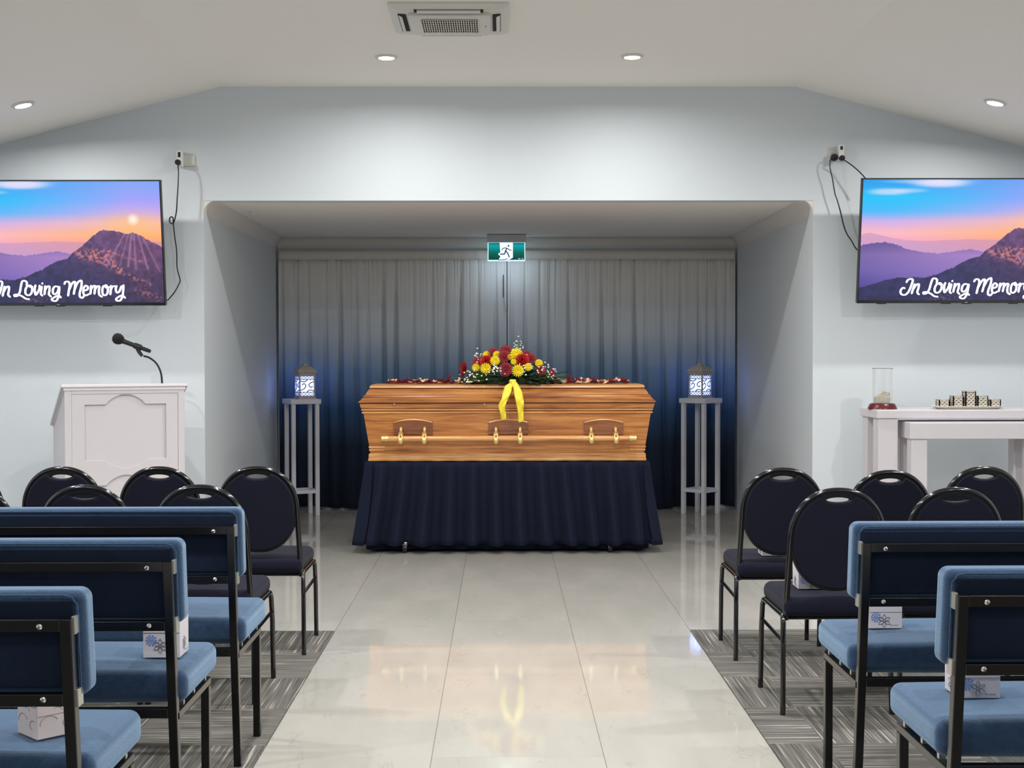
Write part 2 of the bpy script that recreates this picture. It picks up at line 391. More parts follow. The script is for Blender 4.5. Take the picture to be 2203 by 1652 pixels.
# carpets
for sx, side in ((-1, 'left'), (1, 'right')):
    x0, x1 = sorted((sx*0.9, sx*(XS-.002)))
    o = MB().box(x0, x1, YR+.002, 6.79, 0.0005, 0.006).build('carpet', M['carpet'], smooth=False)
    tag(o, 'grey striped carpet tiles laid under the %s block of seats' % side, 'carpet', 'carpet under the seating')

# ------------------------------------------------------------------ ceiling fittings
def downlight(x, y, label, group):
    ax = abs(x)
    z = HC if ax < X1 else HC - SL*(ax-X1)
    t = thing('downlight', label, 'ceiling light', (x, y, z), 0, group)
    if ax > X1: t.rotation_euler = (0, math.atan(SL)*(1 if x > 0 else -1), 0)
    MB().lathe([(0.050, -0.012), (0.064, -0.010), (0.070, -0.001), (0.050, -0.001)], 32, cap=False).build('trim_ring', M['plastic'], t)
    MB().lathe([(0.0005, -0.006), (0.050, -0.006), (0.050, -0.001), (0.0005, -0.001)], 32).build('lens', M['lamp'], t)
    ld = bpy.data.lights.new('downlight_lamp', 'AREA'); ld.shape = 'DISK'; ld.size = 0.09; ld.energy = LAMP_W[math.floor(y)]; ld.color = LAMP_COL
    ld.spread = math.radians(168)
    lo = bpy.data.objects.new('downlight_lamp', ld); sc.collection.objects.link(lo); lo.parent = t; lo.location = (0, 0, -0.016)
    if ax > X1: lo.rotation_euler = (0, -math.atan(SL)*(1 if x > 0 else -1)*0.6, 0)
LG = 'recessed ceiling downlights'
downlight(-0.75, 8.25, 'round downlight in flat ceiling just left of and beyond the air conditioner', LG)
downlight(0.745, 8.23, 'round downlight in flat ceiling to the right of the air conditioner', LG)
downlight(-2.99, 8.34, 'round downlight in sloping ceiling at far left above the left television', LG)
downlight(2.98, 8.28, 'round downlight in sloping ceiling at far right above the right television', LG)
for y in (5.7, 3.2, 0.7, -1.6):
    for x in (-2.97, -0.75, 0.75, 2.97):
        downlight(x, y, 'round ceiling downlight over the seating, outside the photo', 'downlights above the seating out of view')

def aircon():
    cx, cy, h = -0.325, 7.29, 0.315
    t = thing('air_conditioner', 'square white ceiling cassette air conditioner with slatted grille', 'air conditioner', (cx, cy, HC))
    b = MB()
    def sq(r, z, rc=0.02):
        pts = []
        for k, (sx, sy) in enumerate(((1, 1), (-1, 1), (-1, -1), (1, -1))):
            for a in range(5):
                th = PI/2*k + PI/2*a/4
                pts.append((sx*(r-rc)+rc*math.cos(th), sy*(r-rc)+rc*math.sin(th), z))
        return pts
    b.rings([sq(h, -0.001), sq(h, -0.012), sq(h-.03, -0.026), sq(h-.085, -0.030)], cap=False)
    b.rings([sq(h-.15, -0.001), sq(h-.15, -.03), sq(h-.085, -.030)], cap=False)
    b.build('panel', M['plastic'], t, angle=25)
    MB().rings([sq(h-.10, -.031), sq(h-.10, -.045), sq(h-.108, -.050), sq(h-.125, -.050)]).build('grille_plate', M['plastic'], t, angle=30)
    g = MB().box(-.15, .15, -.15, .12, -.0525, -.0505).build('grille', M['acdark'], t, smooth=False)
    b = MB()
    for k in range(25): x = -.15+.3*k/24; b.box(x-.0022, x+.0022, -.15, .12, -.057, -.0525)
    for k in range(7): y = -.15+.27*k/6; b.box(-.15, .15, y-.0006, y+.0006, -.056, -.0525)
    b.build('slats', M['plastic'], g, smooth=False)
    for k in range(4):
        Mx = Matrix.Rotation(k*PI/2, 4, 'Z')
        s = MB().box(-.18, .18, -h+.045, -h+.088, -.0335, -.0262, Mx).build('air_slot', M['acdark'], t, smooth=False)
        fm = Mx @ Matrix.Translation((0, -h+.056, -.036)) @ Matrix.Rotation(-0.5, 4, 'X')
        MB().box(-.165, .165, -.013, .013, -.0015, .0015, fm).build('flap', M['plastic'], s, smooth=False)
    MB().lathe([(0.004, -.052), (0.004, -.050)], 10, Matrix.Translation((.19, 0, 0))).build('indicator', M['acdark'], t)
aircon()

# ------------------------------------------------------------------ curtains
def curtain(x0, x1, label, sd):
    t = thing('curtain', label, 'curtain', ((x0+x1)/2, 12.135, 0), 0, 'ombre curtains across the alcove')
    rnd = random.Random(sd); cx = (x0+x1)/2
    xs = []; x = x0+rnd.uniform(.02, .06)
    while x < x1-.02: xs.append((x, rnd.uniform(.5, 1.0), rnd.uniform(-.05, .05), rnd.uniform(.25, .8))); x += rnd.uniform(.075, .17)
    fine = [(rnd.uniform(x0, x1), rnd.uniform(.2, 1), rnd.uniform(.15, .45)) for _ in range(70)]
    NX, NZ = 560, 26; Z0, Z1 = 0.022, 2.26
    X = np.linspace(x0, x1, NX+1); V = []
    for j in range(NZ+1):
        tz = j/NZ; z = Z0+(Z1-Z0)*tz
        dsp = np.zeros_like(X)
        for (fx, am, dr, top) in xs:
            a = am*(1.0-max(0, (tz-top)/(1.02-top))**1.2*0.85) if tz > top else am
            wd = 0.010+0.022*(1-tz)
            dsp += 0.058*a*np.exp(-((X-fx-dr*(1-tz)**2)/wd)**2)
        for (fx, am, dep) in fine:
            if 1-tz < dep*1.2: dsp += 0.009*am*(1-(1-tz)/(dep*1.2))*np.exp(-((X-fx)/.006)**2)
        dsp += 0.012*np.sin(X*9.0+sd)*(1-tz)
        if tz < .12: dsp += 0.01*np.sin(X*21+sd)*(1-tz/.12)
        zz = z + (0.012*np.sin(X*6+sd*2)+0.006*np.sin(X*17))*(1-tz)**3
        V += [(float(a)-cx, float(min(b, .078))-.022, float(c)) for a, b, c in zip(X, dsp, zz)]
    Fc = [(j*(NX+1)+i, j*(NX+1)+i+1, (j+1)*(NX+1)+i+1, (j+1)*(NX+1)+i) for j in range(NZ) for i in range(NX)]
    MB().add(V, Fc).build('drape', M['curtain'], t, angle=80, solid=0.002)
    def hd(u, v): xx = x0+(x1-x0)*u; return (xx-cx, -.024+0.003*math.sin(xx*55), 2.25+.083*v)
    MB().grid(hd, 160, 2).build('header_tape', M['header'], t, angle=80, solid=0.004)
    return t
ca = curtain(-2.048, -0.004, 'left ombre curtain, beige fading to navy, hanging behind the left lantern stand', 3)
cb = curtain(0.004, 2.05, 'right ombre curtain, beige fading to navy, hanging behind the right lantern stand', 11)
p = at(1083, 615, 12.09); q = at(1083, 640, 12.09); q2 = at(1088, 672, 12.09)
pc = thing('pull_cord', 'short dark curtain pull cord with silver tip below exit sign', 'cord', tuple(p))
MB().tube([(0, 0, .10), (0, 0, 0), q-p], 0.004, 8).build('cord', M['blackplastic'], pc)
MB().tube([q-p, (q2.x-p.x, 0, q2.z-p.z+.02), q2-p], [0.002, 0.003, 0.005], 8).build('silver_tip', M['steel'], pc)

p = at(538, 452, 9.9)
hk = thing('ceiling_hook', 'tiny white hook screwed into the alcove ceiling near its left front', 'hook', (p.x, 9.9, HO+.003))
MB().lathe([(.010, -.004), (.012, 0)], 12).build('base', M['plastic'], hk)
MB().tube([(0, 0, -.004), (0, 0, -.025), (.010, 0, -.036), (.016, 0, -.050), (.006, 0, -.060), (-.006, 0, -.052)], .0028, 8).build('hook', M['plastic'], hk)
# ------------------------------------------------------------------ exit sign
def exit_sign():
    a, c = at(1048, 522, 11.8), at(1131, 562, 11.8)
    wd, hh = c.x-a.x, a.z-c.z; cx = (a.x+c.x)/2
    t = thing('exit_sign', 'green running-man exit sign hanging from the alcove ceiling', 'exit sign', (cx, 11.8, c.z))
    MB().box(-wd/2-.002, wd/2+.002, -.035, .035, hh+.001, HO-c.z).build('housing', mat('grey_sign_housing', rgb(190, 190, 192), .4), t, smooth=False, bevel=.003)
    MB().box(-wd/2+.004, wd/2-.004, -.012, .012, 0, hh).build('light_panel', mat('sign_edge', rgb(200, 225, 225), .3, emit=(.55, .8, .85, 1), estr=.9), t, smooth=False, bevel=.002)
    mg = bpy.data.materials.new('sign_green'); mg.use_nodes = True; T = NT(mg); bs = T.n['Principled BSDF']
    tc = T.add('ShaderNodeTexCoord'); sp = T.add('ShaderNodeSeparateXYZ'); T.link(tc.outputs['Object'], sp.inputs[0])
    cc = ramp(T, T.math('DIVIDE', sp.outputs[2], hh), [(0.05, rgb(0, 55, 55)), (0.45, rgb(0, 100, 90)), (0.85, rgb(0, 170, 175)), (0.98, rgb(0, 90, 100))])
    T.link(cc, bs.inputs['Emission Color']); bs.inputs['Emission Strength'].default_value = 0.8; bs.inputs['Base Color'].default_value = rgb(0, 70, 60)
    face = MB().box(-wd/2+.012, wd/2-.012, -.0145, -.0125, .012, hh-.002).build('green_face', mg, t, smooth=False)
    # pictogram in crop coordinates (1927 px = 140 px of the photograph)
    def cp(x, y): return ((x-955)/1927*140*0.00407, (1085-y)/1652*120*0.00407+.012)
    white = mat('sign_white', (.9, .95, 1, 1), .4, emit=(.78, .9, 1, 1), estr=1.0)
    ink = mat('sign_ink', rgb(30, 70, 95), .5, emit=rgb(30, 70, 95), estr=.6)
    shp = [cp(*k) for k in ((755, 585), (1145, 585), (1145, 1020), (1060, 1070), (1000, 1085), (720, 1085), (780, 985), (715, 925), (725, 885), (775, 880))]
    v, f = curve_mesh([shp], 0.0006)
    Mx = Matrix.Translation((0, -.0155, 0)) @ Matrix.Rotation(PI/2, 4, 'X')
    d = MB().add(v, f, Mx).build('doorway', white, t, smooth=False)
    b = MB()
    def stroke(pts, wdt):
        P = [Vector((*cp(*k), 0)) for k in pts]
        for p0, p1 in zip(P[:-1], P[1:]):
            dd = (p1-p0).normalized(); nn = Vector((-dd.y, dd.x, 0))*wdt/2; e = dd*wdt*.3
            v = [p0-e+nn, p0-e-nn, p1+e-nn, p1+e+nn]
            b.add([(k.x, -.0168, k.y) for k in v], [(0, 1, 2, 3)])
    stroke([(820, 800), (850, 750), (920, 735), (970, 745), (1040, 790), (1100, 805)], .0075)
    stroke([(965, 750), (925, 830), (900, 915), (770, 920)], .010)
    stroke([(935, 820), (1000, 910), (1040, 1005)], .010)
    stroke([(720, 1088), (930, 1083), (985, 1040)], .006)
    hx, hz = cp(1015, 675)
    b.add([(hx+.008*math.cos(2*PI*k/16), -.0168, hz+.008*math.sin(2*PI*k/16)) for k in range(16)], [tuple(range(16))])
    b.build('running_figure', ink, d, smooth=False)
    b = MB()
    for x0, x1 in ((1300, 1365), (1405, 1450)):
        p0, p1 = cp(x0, 1045), cp(x1, 1060); b.box(p0[0], p1[0], -.0155, -.0146, p1[1], p0[1])
    b.build('small_print', white, face, smooth=False)
    ld = bpy.data.lights.new('exit_sign_lamp', 'AREA'); ld.shape = 'RECTANGLE'; ld.size = .3; ld.size_y = .03; ld.energy = 0.9; ld.color = (.62, .78, 1)
    lo = bpy.data.objects.new('exit_sign_lamp', ld); sc.collection.objects.link(lo); lo.parent = t; lo.location = (0, .018, .02); lo.rotation_euler = (math.radians(38), 0, 0)
exit_sign()

# ------------------------------------------------------------------ plinth stands and lanterns
def stand(x, y, rz, label):
    t = thing('plant_stand', label, 'stand', (x, y, 0), rz, 'tall lantern stands')
    s = 0.272; h = 1.015; a = s/2
    MB().box(-a, a, -a, a, h-.042, h).build('top', M['greypaint'], t, smooth=False, bevel=.004)
    for sx in (-1, 1):
        for sy in (-1, 1):
            c = a-.030
            MB().box(sx*c-.017, sx*c+.017, sy*c-.017, sy*c+.017, 0, h-.042).build('leg', M['greypaint'], t, smooth=False, bevel=.002)
    c = a-.030
    for k in range(4):
        Mx = Matrix.Rotation(k*PI/2, 4, 'Z')
        MB().box(-c+.017, c-.017, c-.010, c+.010, .195, .225, Mx).build('stretcher', M['greypaint'], t, smooth=False)
    return t
PH_L, PH_R = math.radians(45-20), math.radians(45+2)
SLx, SRx, SY = -1.80, 1.695, 11.80
stand(SLx, SY, PH_L, 'tall slim grey stand holding the left lantern')
stand(SRx, SY, PH_R, 'tall slim grey stand holding the right lantern')
def lantern(x, y, rz, label):
    t = thing('lantern', label, 'lantern', (x, y, 1.0155), rz, 'lit metal lanterns')
    a = .066; h = .235
    MB().rings([[(sx*r, sy*r, z) for sx, sy in ((1, 1), (-1, 1), (-1, -1), (1, -1))] for r, z in ((a+.014, 0), (a+.014, .008), (a+.002, .020))]).build('base', M['lantern'], t, smooth=False)
    for sx in (-1, 1):
        for sy in (-1, 1):
            MB().box(sx*a-.006, sx*a+.006, sy*a-.006, sy*a+.006, .020, h).build('post', M['lantern'], t, smooth=False)
    led = MB().box(-a+.008, a-.008, -a+.008, a-.008, .022, .20).build('diffuser', M['led'], t, smooth=False)
    MB().lathe([(.022, .022), (.022, .08), (.012, .10), (.001, .13)], 14).build('led_candle', M['ledw'], t)
    for k in range(4):
        Mx = Matrix.Rotation(k*PI/2, 4, 'Z') @ Matrix.Translation((0, -a, 0))
        b = MB(); i = a-.006
        for z0, z1 in ((.020, .030), (.056, .064), (.165, .173), (.196, h)): b.box(-i, i, -.003, .003, z0, z1, Mx)
        for z0 in (.030, .173):                                   # crossed lattice bands
            z1 = z0+(.026 if z0 < .1 else .023)
            for q in range(4):
                xa = -i+2*i*q/4; xb = xa+2*i/4
                for (p0, p1) in (((xa, z0), (xb, z1)), ((xa, z1), (xb, z0))):
                    b.tube([(p0[0], 0, p0[1]), (p1[0], 0, p1[1])], .0034, 5, Mx)
        for pts in ([(-i, .075), (-i*.45, .09), (-i*.2, .115), (-i*.5, .135), (-i*.75, .118)], [(i, .15), (i*.5, .14), (i*.25, .12), (i*.55, .10), (i*.8, .112)], [(-i, .155), (-i*.4, .15), (0, .164)], [(i, .07), (i*.4, .078), (0, .064)]):
            b.tube([(p.x, 0, p.y) for p in catmull([(x_, z_, 0) for x_, z_ in pts], 5)], .0060, 6, Mx)
        b.build('side_frame', M['lantern'], t, angle=50)
    roof = []
    for r, z in ((a+.018, h-.004), (a+.018, h+.004), (a+.004, h+.022), (a-.014, h+.040), (a-.038, h+.052), (.018, h+.056), (.018, h+.064), (.011, h+.072)):
        roof.append([(sx*r, sy*r, z) for sx, sy in ((1, 1), (-1, 1), (-1, -1), (1, -1))])
    rf = MB().rings(roof).build('roof', M['lantern'], t, angle=30)
    MB().tube([(.026*math.cos(q), 0, h+.090+.024*math.sin(q)) for q in [2*PI*k/20 for k in range(21)]], .003, 6).build('ring_handle', M['lantern'], rf)
    return t
lantern(SLx+.03, SY, PH_L, 'lit grey metal lantern glowing blue-white on the left stand')
lantern(SRx-.005, SY, PH_R, 'lit grey metal lantern glowing blue-white on the right stand')

# ------------------------------------------------------------------ coffin on its skirted trolley
CXo, CYo = -0.012, 9.80
def trolley():
    t = thing('coffin_trolley', 'wheeled trolley hidden by a long pleated navy skirt under the coffin', 'trolley', (CXo, CYo, 0))
    MB().box(-.97, .97, -.28, .28, .60, .646).build('top_board', M['blackplastic'], t, smooth=False)
    fr = MB()
    for sx in (-1, 1):
        for sy in (-1, 1): fr.box(sx*.70-.02, sx*.70+.02, sy*.24-.02, sy*.24+.02, .10, .60)
    fr.box(-.72, .72, -.26, -.22, .08, .12); fr.box(-.72, .72, .22, .26, .08, .12)
    fr.build('frame', M['blackframe'], t, smooth=False)
    for sx in (-1, 1):
        for sy in (-1, 1):
            Mx = Matrix.Translation((sx*.725, sy*.30, .032)) @ Matrix.Rotation(PI/2, 4, 'Y')
            w_ = MB().lathe([(.010, -.016), (.030, -.014), (.032, -.008), (.032, .008), (.030, .014), (.010, .016)], 20, Mx).build('castor', M['blackplastic'], t)
            MB().box(sx*.725-.016, sx*.725+.016, sy*.30-.014, sy*.30+.010, .040, .078).build('castor_fork', M['steel'], w_, smooth=False, bevel=.003)
    # pleated skirt: a closed loop flared towards the hem
    NP = 1040; NZ = 14
    def loop(tz):
        hx = .978+.062*(1-tz)**1.2; hy = .335+.03*(1-tz); P = 4*(hx+hy); pts = []
        for k in range(NP):
            s = P*k/NP; u = s/P
            if s < 2*hx: x, y, nx, ny = -hx+s, -hy, 0, -1
            elif s < 2*hx+2*hy: x, y, nx, ny = hx, -hy+(s-2*hx), 1, 0
            elif s < 4*hx+2*hy: x, y, nx, ny = hx-(s-2*hx-2*hy), hy, 0, 1
            else: x, y, nx, ny = -hx, hy-(s-4*hx-2*hy), -1, 0
            ph = (u*33.0 + 0.06*math.sin(u*41)*(1-tz) + .10*math.sin(u*17+1)*(1-tz)**2) % 1.0
            saw = .5-.5*math.cos(2*PI*ph**1.5)            # soft leaning pleats
            am = .052+.062*(1-tz)**.8
            o = am*(saw-.5)
            z = .062+(.646-.062)*tz + (.004*math.sin(u*60)+.003*math.sin(u*131))*(1-tz)**3
            pts.append((x+nx*o, y+ny*o, z))
        return pts
    rings = [loop(j/NZ) for j in range(NZ+1)]
    b = MB().rings(rings, cap=False)
    b.build('skirt', M['skirt'], t, angle=60, solid=.004)
    def lp2(z, g):
        pts = []
        for k in range(400):
            u = k/400; a = u*2*PI
            hx, hy = .99, .27; s = u*4
            sd = int(s); f_ = s-sd
            x, y, nx, ny = [(-hx+2*hx*f_, -hy, 0, -1), (hx, -hy+2*hy*f_, 1, 0), (hx-2*hx*f_, hy, 0, 1), (-hx, hy-2*hy*f_, -1, 0)][sd]
            o = g*.010*math.sin(u*4*60)
            pts.append((x+nx*o, y+ny*o, z))
        return pts
    MB().rings([lp2(.62, .5), lp2(.3, 1), lp2(.022, 1.4)], cap=False).build('inner_lining', M['skirt'], t, angle=60, solid=.003)
    return t
trolley()

def coffin():
    t = thing('coffin', 'polished honey timber coffin with brass fittings on navy skirted trolley', 'coffin', (CXo, CYo, 0.6475))
    z0 = .6475
    def ring(z, hx, hy): return [(hx, hy, z-z0), (-hx, hy, z-z0), (-hx, -hy, z-z0), (hx, -hy, z-z0)]
    def hyb(hx): return .345+(hx-1.04)*0.62
    def body(levels, f): return [ring(z, hx, f(hx)) for z, hx in levels]
    MB().rings(body([(.650, .980), (.662, .982), (.668, .978), (.700, .977), (.7035, .970)], hyb)).build('base_moulding', M['woodlight'], t, smooth=False, bevel=.002)
    MB().rings(body([(.7035, .966), (.985, 1.010), (.986, 1.004), (1.050, 1.012)], hyb)).build('body', M['wood'], t, smooth=False, bevel=.001)
    for k, (za, zb, hx) in enumerate(((.984, 1.000, 1.014), (1.004, 1.020, 1.017))):
        zm = (za+zb)/2; MB().rings(body([(za, hx-.006), (za+.003, hx+.005), (zm, hx+.010), (zb-.003, hx+.006), (zb, hx-.006)], hyb)).build('moulding', M['woodlight'], t, angle=60)
    MB().rings(body([(1.0205, 1.020), (1.024, 1.028), (1.053, 1.036), (1.0555, 1.033)], hyb)).build('top_rim', M['wood'], t, smooth=False, bevel=.002)
    def hyl(hx): return .350+(hx-1.043)*1.9
    MB().rings(body([(1.0556, 1.018), (1.0624, 1.018)], hyb)).build('seam', M['wooddark'], t, smooth=False)
    MB().rings(body([(1.0625, 1.036), (1.0645, 1.044), (1.069, 1.044), (1.078, 1.034), (1.092, 1.021), (1.100, 1.014), (1.104, 1.015), (1.110, 1.013), (1.115, 1.007), (1.117, 1.001), (1.135, .994), (1.148, .985), (1.156, .976), (1.157, .962), (1.160, .962)], hyl)).build('lid', M['wood'], t, angle=22)
    MB().rings(body([(1.1605, .972), (1.163, .978), (1.178, .976), (1.187, .962)], hyl)).build('lid_top', M['woodlight'], t, smooth=False, bevel=.002)
    # short ribs at the foot corners
    for sx in (-1, 1):
        for zc in (.728, .748):
            xa, xb = sorted((sx*.862, sx*(.9745+(zc-.728)*.15)))
            MB().box(xa, xb, -hyb(.970)-.0065, -hyb(.970)+.02, zc-z0-.006, zc-z0+.006).build('corner_rib', M['woodlight'], t, smooth=False, bevel=.002)
    def fy(z): hx = .966+(z-.7035)/(.985-.7035)*(1.010-.966); return -hyb(hx)     # front face at height z
    # plaques with arched tops
    def px(x, y): p = at(x, y, 9.44); return p.x-CXo, p.z
    for xa, xb in ((847, 929), (1052, 1135), (1258, 1341)):
        x0, zt = px(xa, 909); x1, zb = px(xb, 935); w2 = (x1-x0)/2; xc = (x0+x1)/2
        arch = [(w2*(1-k/6), .020*(1-((1-k/6))**2)) for k in range(13)]
        out = [(-w2, zb-zt), (w2, zb-zt)] + [(a, c) for a, c in arch]
        v, f = curve_mesh([out], .006, .003)
        zm = (zt+zb)/2; tilt = math.atan2(hyb(1.010)-hyb(.966), .985-.7035)
        Mx = Matrix.Translation((xc, fy(zt)-.003, zt-z0)) @ Matrix.Rotation(PI/2+tilt, 4, 'X')
        pl = MB().add(v, f, Mx).build('plaque', M['wooddark'], t, smooth=False)
        MB().tube([Mx @ Vector((a, c, .010)) for a, c in arch], .0055, 6).build('arched_bead', M['woodlight'], pl)
        MB().box(x0-.004+.0, x0+.006, fy(zb)-.014, fy(zb)-.002, zb-z0, zt-z0).build('side_bead', M['wooddark'], pl, smooth=False)
        MB().box(x1-.006, x1+.004, fy(zb)-.014, fy(zb)-.002, zb-z0, zt-z0).build('side_bead', M['wooddark'], pl, smooth=False)
    # bar handle
    xa, zb = px(830, 944); xb, _ = px(1360, 943); yb = fy(zb)-.052
    bar = MB().tube([(xa, yb, zb-z0), (xb, yb, zb-z0)], .021, 16).build('bar_handle', M['woodlight'], t)
    for x, sg in ((xa, -1), (xb, 1)):
        MB().tube([(x-sg*.018, yb, zb-z0), (x+sg*.006, yb, zb-z0), (x+sg*.007, yb, zb-z0), (x+sg*.028, yb, zb-z0), (x+sg*.032, yb, zb-z0)], [.0235, .0235, .020, .0225, .012], 16).build('end_cap', M['brass'], bar)
    for k in (862, 913, 1067, 1119, 1272, 1325):
        x, _ = px(k, 930)
        b = MB(); zt = px(k, 922)[1]; f0 = fy(zt)-.014
        b.tube([(x, f0, zt-z0+.006), (x, f0-.010, zt-z0), (x, f0-.014, zt-z0-.018), (x, yb-.010, zb-z0+.030)], [.009, .012, .011, .020], 12, sx=1.0)
        b.tube([(x, f0+.012, zt-z0-.004), (x, f0-.008, zt-z0-.004)], .010, 12)
        for s in (-1, 1): b.tube([(x+s*.004, yb-.012, zb-z0+.034), (x+s*.012, yb-.023, zb-z0+.012), (x+s*.004, yb-.027, zb-z0-.012)], [.006, .007, .007], 8)
        Ms = Matrix.Translation((x, yb-.022, zb-z0-.014)) @ Matrix.Diagonal((.0175, .012, .025, 1))
        b.lathe([(math.sin(a), -math.cos(a)) for a in [PI*(.02+.96*q/9) for q in range(10)]], 14, Ms)
        b.build('handle_bracket', M['brass'], t)
    for xx in (848, 1042):
        x, z = px(xx, 867)
        b = MB().box(x-.004, x+.004, -.352, -.340, z-z0-.020, z-z0-.002)
        b.tube([(x, -.348, z-z0-.004), (x, -.358, z-z0-.008)], .006, 10); b.build('lid_catch', M['silver'], t, smooth=False)
coffin()
YT = 9.80
ZT = 1.1872

# rose petals strewn on the lid
def petals():
    b = MB(); rnd = random.Random(5)
    for k in range(330):
        side = rnd.random() < .5
        x = rnd.uniform(-.86, -.20) if side else rnd.uniform(.16, .87)
        y = rnd.uniform(-.17, .12); r = rnd.uniform(.012, .024); lift = rnd.choice([0, 0, .006, .012])
        Mx = Matrix.Translation((x, y, .004+lift)) @ Matrix.Rotation(rnd.uniform(0, 6.28), 4, 'Z') @ Matrix.Rotation(rnd.uniform(-.55, .55), 4, 'X')
        b.k = 1 if rnd.random() < .30 else 0
        cur = rnd.uniform(.2, .6)
        def fn(u, v):
            a = (u-.5)*2; c = (v-.5)*2; rr = r*math.sqrt(max(0, 1-.55*c*c))
            return (a*rr, c*r, cur*(a*a+c*c)*r)
        b.grid(fn, 4, 4, Mx)
    b.k = 1
    o = b.build('rose_petals', [M['petals_r'], M['petals_c']], None, angle=80, solid=.0012)
    o.location = (CXo, YT, ZT+.003); tag(o, 'scattered red and cream rose petals strewn along the coffin lid', 'petals'); o['kind'] = 'stuff'
petals()

# ------------------------------------------------------------------ flowers
def flowers():
    O = at(1103, 827, 9.62); O.z = ZT
    t = thing('flower_arrangement', 'domed spray of red, yellow and white flowers on the coffin lid', 'flowers', (O.x, 9.72, O.z+.0008))
    base = Vector((O.x, 9.72, O.z))
    MB().rings([[(.30*math.cos(a), .10*math.sin(a), 0) for a in [2*PI*k/24 for k in range(24)]], [(.32*math.cos(a), .11*math.sin(a), .045) for a in [2*PI*k/24 for k in range(24)]]]).build('tray', M['leaf'], t, angle=40)
    def place(px, py):
        # a point on the dome: x from the pixel, depth from an ellipsoid 0.42 x 0.24 x 0.30
        Y = 9.60
        for _ in range(6):
            P = at(px, py, Y); x = (P.x-base.x)/.42; z = (P.z-base.z)/.31
            q = 1-min(.96, x*x+z*z); Y = 9.72-.24*math.sqrt(q)
        P = at(px, py, Y)-base
        n = Vector((P.x/.42**2*.35, (P.y/.24**2)*.35-.9, P.z/.31**2*.35)).normalized()
        return P, n
    def frame(P, n, spin=0):
        return Matrix.Translation(P) @ n.to_track_quat('Z', 'Y').to_matrix().to_4x4() @ Matrix.Rotation(spin, 4, 'Z')
    def petal_ring(b, r0, r1, wd, nn, lift, Mx, ph=0):
        for k in range(nn):
            a = 2*PI*(k+ph)/nn; Mp = Mx @ Matrix.Rotation(a, 4, 'Z')
            v = []; f = []
            for i in range(5):
                s = i/4; x = r0+(r1-r0)*s; w_ = wd*math.sin(PI*(.18+.70*s)); z = lift*s*s
                v += [(x, -w_/2, z+.0012), (x, 0, z-.0012), (x, w_/2, z+.0012)]
            for i in range(4):
                o = i*3; f += [(o, o+1, o+4, o+3), (o+1, o+2, o+5, o+4)]
            b.add(v, f, Mp)
    def gerb(px, py, rpx, tilt=None):
        P, n = place(px, py)
        if tilt: n = Vector(tilt).normalized()
        Mx = frame(P, n, random.random()); r = rpx*.0040; b = MB()
        petal_ring(b, .15*r, r, .34*r, 18, .10*r, Mx); petal_ring(b, .12*r, .82*r, .30*r, 16, .28*r, Mx, .5); petal_ring(b, .08*r, .5*r, .2*r, 14, .30*r, Mx)
        o = b.build('gerbera', M['gerbera'], t, angle=60, solid=.0015)
        c = MB().lathe([(.20*r, .10*r), (.17*r, .24*r), (.05*r, .26*r)], 12, Mx).build('flower_centre', M['darkcentre'] if random.random() < .6 else M['pink'], o)
        MB().tube([P-n*.004, P*.45+Vector((0, 0, .01))], .003, 6).build('stem', M['leaf2'], o)
    def chrys(px, py, rpx):
        P, n = place(px, py); Mx = frame(P, n, random.random()); r = rpx*.0038; b = MB()
        petal_ring(b, .1*r, r, .24*r, 16, .12*r, Mx); petal_ring(b, .1*r, .88*r, .24*r, 15, .35*r, Mx, .5)
        petal_ring(b, .05*r, .66*r, .22*r, 12, .50*r, Mx, .2); petal_ring(b, .03*r, .4*r, .18*r, 9, .45*r, Mx, .7)
        o = b.build('chrysanthemum', M['yellow'], t, angle=60, solid=.0015)
        MB().tube([P-n*.004, P*.45+Vector((0, 0, .01))], .003, 6).build('stem', M['leaf2'], o)
    def rose(px, py, rpx):
        P, n = place(px, py); Mx = frame(P, n, random.random()); r = rpx*.0037; b = MB()
        for lay, (nn, rr, hh) in enumerate(((5, 1.0, .45), (5, .78, .75), (4, .55, .9), (3, .3, .95))):
            for k in range(nn):
                a0 = 2*PI*(k+.37*lay)/nn
                def fn(u, v):
                    a = (u-.5)*2*PI/nn*1.35; rad = r*rr*(.35+.65*math.sin(v*PI*.5))*(1+.12*v*v)
                    return (rad*math.cos(a0+a), rad*math.sin(a0+a), r*hh*v*(1-.12*abs(u-.5)**2*8)-.3*r)
                b.grid(fn, 5, 4, Mx)
        b.build('rose', M['rose'], t, angle=70, solid=.0015)
    def leaf(P, d, L, wd, m='leaf'):
        d = Vector(d).normalized(); sd = d.cross(Vector((0, 0, 1))).normalized()
        b = MB()
        def fn(u, v):
            w_ = wd*math.sin(PI*min(1, max(0, v*.96+.02)))**.8*(u-.5)
            return Vector(P)+d*(L*v)+sd*w_+Vector((0, 0, -abs(u-.5)*wd*.35-.25*L*v*v+.12*L*v))
        b.grid(fn, 4, 7); b.build('leaf', M[m], t, angle=80, solid=.0015)
    rnd = random.Random(2)
    # foliage collar and dome filling
    for k in range(90):
        a = rnd.uniform(PI, 2*PI) if k < 44 else rnd.uniform(0, PI)
        P = Vector((.26*math.cos(a)*rnd.uniform(.5, 1), .09*math.sin(a), rnd.uniform(.015, .06)))
        d = Vector((math.cos(a)*1.0, math.sin(a)*.6, rnd.uniform(-.02, .35)))
        leaf(P, d, rnd.uniform(.06, .11), rnd.uniform(.028, .05), rnd.choice(['leaf', 'leaf', 'leaf', 'leaf2']))
